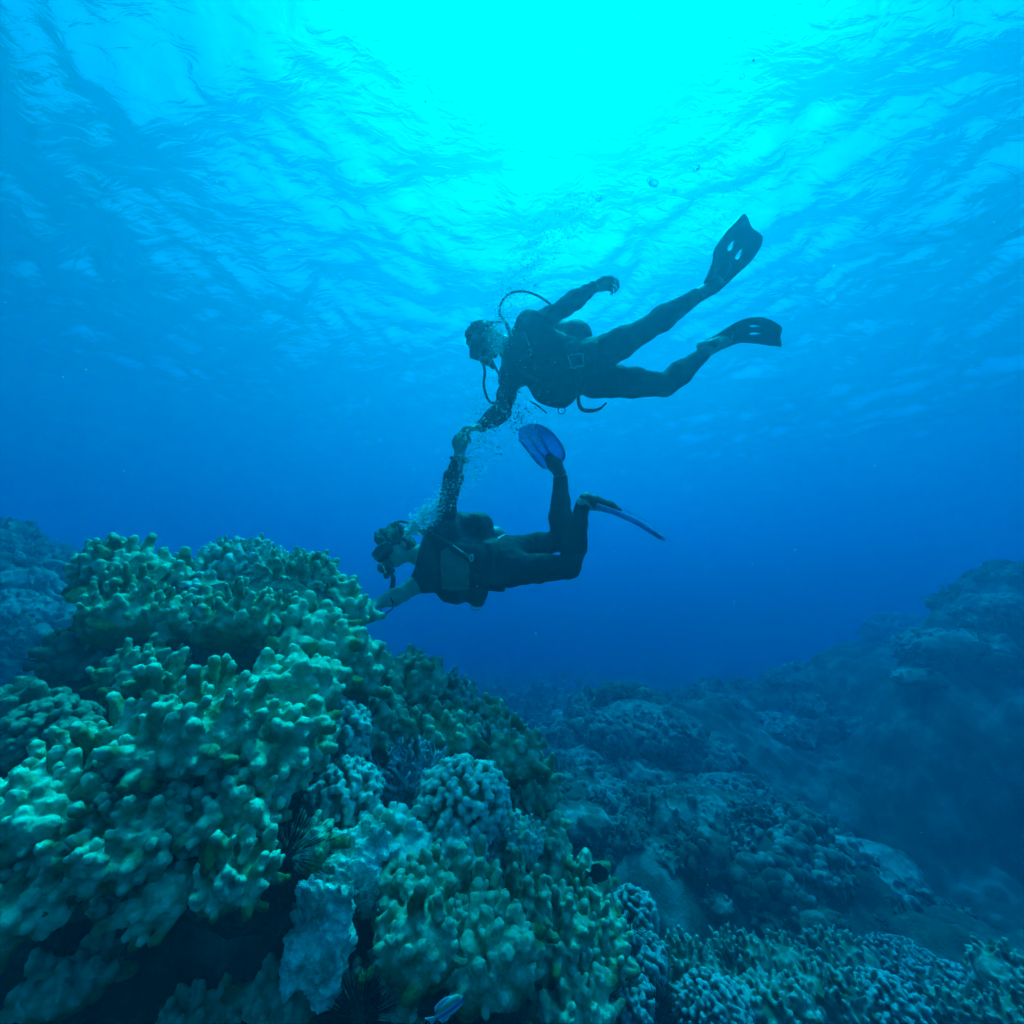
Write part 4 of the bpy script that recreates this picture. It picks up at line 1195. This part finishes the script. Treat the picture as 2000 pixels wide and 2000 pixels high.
# ------------------------------------------------------------------ fish
def fish(px, py, d, L, hgt, ang, label, m, mf, taper):
    c = P(px, py, d); o = tag(empty('fish', c), label, 'fish')
    o.rotation_euler = (0, -math.radians(ang), 0)
    xs = np.linspace(-.5, .5, 22); prof = np.interp(xs, *taper)
    V, F = [], []
    seg = 16
    for x, p in zip(xs, prof):
        for j in range(seg):
            a = 2 * math.pi * j / seg
            V.append((x * L, math.sin(a) * p * hgt * .18 , math.cos(a) * p * hgt * .5))
    for i in range(len(xs) - 1):
        for j in range(seg): F.append((i * seg + j, i * seg + (j + 1) % seg, (i + 1) * seg + (j + 1) % seg, (i + 1) * seg + j))
    link('body', mesh_np('body', np.array(V), np.array(F), m), o)
    def blade(name, pl):
        n = len(pl); V = [(x * L, .0011, z * hgt) for x, z in pl] + [(x * L, -.0011, z * hgt) for x, z in pl]
        cx, cz_ = np.mean(pl, 0); V += [(cx * L, .0022, cz_ * hgt), (cx * L, -.0022, cz_ * hgt)]
        F = []
        for i in range(n):
            j = (i + 1) % n
            F += [(i, j, 2 * n), (j + n, i + n, 2 * n + 1), (j, i, i + n), (j, i + n, j + n)]
        link(name, mesh_np(name, np.array(V), np.array(F), mf, False), o)
    blade('tail_fin', [(-.44, .06), (-.56, .18), (-.72, .34), (-.64, .05), (-.63, -.05), (-.72, -.34), (-.56, -.18), (-.44, -.06)])
    blade('dorsal_fin', [(.22, .44), (.05, .62), (-.2, .60), (-.36, .50), (-.40, .24), (-.2, .38), (0, .44)])
    blade('anal_fin', [(-.02, -.42), (-.2, -.58), (-.34, -.50), (-.40, -.24), (-.2, -.36)])
    for s in (-1, 1):
        f = Field((-.02,) * 3, (.02,) * 3, .0012)
        f.ell((0, 0, 0), (hgt * .055, hgt * .03, hgt * .055)); V, F = f.mesh()
        link('eye', mesh_np('eye', V + np.array([L * .36, s * hgt * .15, hgt * .08]), F, M_GLASS), o)
fish(1170, 1707, 1.75, .082, .062, 2, 'black damselfish hovering off the right edge of the big mound', mat('damsel', (.010, .010, .014), .5, .3), mat('damsel_fin', (.010, .010, .014), .5, .3), ([-.5, -.42, -.2, .1, .35, .47, .5], [.16, .3, .85, 1, .72, .34, .05]))
mf = mat('striped_scales', (.5, .5, .5), .35, .5)
nt = mf.node_tree; tc = nt.nodes.new('ShaderNodeTexCoord'); sx = nt.nodes.new('ShaderNodeSeparateXYZ'); rp = nt.nodes.new('ShaderNodeValToRGB'); mr = nt.nodes.new('ShaderNodeMapRange')
mr.inputs[1].default_value = -.015; mr.inputs[2].default_value = .015
nt.links.new(tc.outputs['Object'], sx.inputs[0]); nt.links.new(sx.outputs[2], mr.inputs[0]); nt.links.new(mr.outputs[0], rp.inputs[0])
for p_, c_ in ((0, (.75, .78, .80)), (.24, (.70, .74, .78)), (.30, (.06, .10, .40)), (.46, (.10, .16, .5)), (.54, (.55, .65, .72)), (.66, (.30, .36, .40)), (.80, (.40, .45, .12))):
    e = rp.color_ramp.elements.new(p_); e.color = (*c_, 1)
nt.links.new(rp.outputs[0], nt.nodes['Principled BSDF'].inputs['Base Color'])
fish(876, 1968, 1.0, .078, .034, 33, 'slim striped blue and white fish at the bottom edge', mf, mat('pale_fin', (.55, .60, .66), .4, .4), ([-.5, -.42, -.2, .1, .35, .47, .5], [.16, .24, .75, 1, .8, .4, .05]))

# ------------------------------------------------------------------ bubbles
M_AIR = bpy.data.materials.new('air_bubble'); M_AIR.use_nodes = True
nt = M_AIR.node_tree; nt.nodes.clear()
o_ = nt.nodes.new('ShaderNodeOutputMaterial'); gb = nt.nodes.new('ShaderNodeBsdfGlass'); gb.inputs['IOR'].default_value = .752; gb.inputs['Roughness'].default_value = .03
d1_ = nt.nodes.new('ShaderNodeBsdfTranslucent'); d2_ = nt.nodes.new('ShaderNodeBsdfDiffuse'); d1_.inputs[0].default_value = d2_.inputs[0].default_value = (.95, .97, .97, 1); df = nt.nodes.new('ShaderNodeMixShader'); nt.links.new(d1_.outputs[0], df.inputs[1]); nt.links.new(d2_.outputs[0], df.inputs[2]); mb = nt.nodes.new('ShaderNodeMixShader'); mb.inputs[0].default_value = .7
nt.links.new(gb.outputs[0], mb.inputs[1]); nt.links.new(df.outputs[0], mb.inputs[2]); nt.links.new(mb.outputs[0], o_.inputs['Surface'])
t = (1 + 5 ** .5) / 2
iv = np.array([(-1, t, 0), (1, t, 0), (-1, -t, 0), (1, -t, 0), (0, -1, t), (0, 1, t), (0, -1, -t), (0, 1, -t), (t, 0, -1), (t, 0, 1), (-t, 0, -1), (-t, 0, 1)], float)
iv /= np.linalg.norm(iv[0])
it = [(0, 11, 5), (0, 5, 1), (0, 1, 7), (0, 7, 10), (0, 10, 11), (1, 5, 9), (5, 11, 4), (11, 10, 2), (10, 7, 6), (7, 1, 8), (3, 9, 4), (3, 4, 2), (3, 2, 6), (3, 6, 8), (3, 8, 9), (4, 9, 5), (2, 4, 11), (6, 2, 10), (8, 6, 7), (9, 8, 1)]
def subdiv(V, F):
    V = [tuple(v) for v in V]; cache = {}; out = []
    def mid(a, b):
        k = (min(a, b), max(a, b))
        if k not in cache:
            V.append(tuple(U(np.add(V[a], V[b])))); cache[k] = len(V) - 1
        return cache[k]
    for a, b, c in F:
        x, y, z = mid(a, b), mid(b, c), mid(c, a); out += [(a, x, z), (b, y, x), (c, z, y), (x, y, z)]
    return np.array(V), out
iv1, it1 = subdiv(iv, it); it1 = np.array(it1)
iv2, it2 = subdiv(iv1, it1); it2 = np.array(it2)
def plume(name, path, n, spread, rmin, rmax, seed, label, pw=1.0):
    rng = np.random.RandomState(seed)
    pts = np.array(crom([Q(*q[:3]) for q in path], 12)); sp = np.interp(np.linspace(0, 1, len(pts)), np.linspace(0, 1, len(spread)), spread)
    VV, FF = [], []
    for i in range(n):
        t_ = rng.rand() ** pw * (len(pts) - 1); j = int(t_); fr_ = t_ - j
        p = pts[j] * (1 - fr_) + pts[min(j + 1, len(pts) - 1)] * fr_ + rng.normal(0, 1, 3) * sp[j] * np.array([1, .8, 1.0])
        r = rmin * (rmax / rmin) ** (rng.rand() ** 2.2)
        VV.append(iv1 * r * np.array([1, 1, rng.uniform(.55, .95)]) + p); FF.append(it1 + i * len(iv1))
    o = link(name, mesh_np(name, np.concatenate(VV), np.concatenate(FF), M_AIR))
    tag(o, label, 'bubbles', kind='stuff')
plume('bubble_plume', [(800, 1036, -.22), (830, 1008, -.24), (868, 975, -.2), (905, 925, -.15), (935, 870, -.15), (962, 820, -.15), (995, 765, -.12)], 1700, [.014, .03, .035, .05, .07, .085, .10], .0014, .0085, 1, 'stream of small bubbles rising from the lower diver past the joined hands', 1.15)
plume('bubble_plume', [(965, 690, -.20), (975, 650, -.22), (985, 600, -.1), (1010, 550, 0), (1050, 490, .1), (1105, 430, .2), (1150, 380, .3)], 2400, [.022, .03, .04, .07, .09, .08, .06], .0012, .0062, 2, 'column of fine bubbles rising behind the upper diver\'s shoulder', .9)
plume('bubble_plume', [(800, 1038, -.24), (818, 1022, -.25), (850, 995, -.25)], 480, [.016, .030, .034], .002, .011, 6, 'thick burst of bright bubbles beside the lower diver\'s ear')
plume('bubble_plume', [(1040, 870, -.2), (1020, 830, -.2), (1010, 800, -.2)], 260, [.03, .04, .05], .002, .008, 3, 'bubbles clinging over the raised blue fin')
plume('bubble_plume', [(1430, 480, .6), (1400, 330, .9), (1390, 180, 1.2), (1400, 40, 1.3)], 900, [.12, .22, .32, .40], .0015, .006, 4, 'faint wide veil of tiny bubbles under the bright surface')
for i, (x, y, dy, r) in enumerate(((1276, 358, .3, .030), (1268, 352, .32, .018), (1360, 330, .4, .024), (1318, 372, .3, .013), (1168, 390, .3, .022), (1176, 384, .28, .014), (1046, 557, -.05, .013), (1449, 150, .6, .02), (963, 831, -.13, .013), (951, 838, -.13, .008), (851, 978, -.25, .016), (838, 1000, -.25, .012))):
    rng = np.random.RandomState(i)
    V = iv2 * r * np.array([1.1, 1, .62]); V = V * (1 + .16 * vnoise(V * (.9 / r) + i * 7, i))[:, None]
    o = link('air_bubble', mesh_np('air_bubble', V, it2, M_AIR), None, Q(x, y, dy)); o.rotation_euler = (rng.uniform(-.5, .5), rng.uniform(-.5, .5), 0)
    tag(o, 'larger flattened silvery bubble rising near the divers', 'bubble', 'larger single bubbles')
# drifting specks
rng = np.random.RandomState(9); VV, FF = [], []
for i in range(320):
    p = P(rng.uniform(0, 2000), rng.uniform(100, 1900), rng.uniform(.9, 5) ); r = rng.uniform(.0008, .0022)
    VV.append(iv * r + p); FF.append(np.array(it) + i * 12)
tag(link('drifting_specks', mesh_np('drifting_specks', np.concatenate(VV), np.concatenate(FF), mat('speck', (.7, .75, .75), .7, .2))), 'tiny pale specks drifting in the water', 'plankton', kind='stuff')
import OpenImageIO as oiio, sys, numpy as np
a=oiio.ImageBuf('/workdir/render_main.png').get_pixels(oiio.UINT8)[...,:3]
h,w=a.shape[:2]
pts=[(100,100),(1150,150),(400,300),(100,500),(700,750),(300,800),(1500,300),(1900,500),(1900,900),(1500,950),(1000,1250),(1400,1200),(1900,1250),(1900,1600),(1500,1550),(1300,1430),(50,1100)]
for x,y in pts:
    X=int(x*w/2000);Y=int(y*h/2000); r=max(1,w//100)
    print((x,y),a[max(0,Y-r):Y+r,max(0,X-r):X+r].reshape(-1,3).mean(0).astype(int))
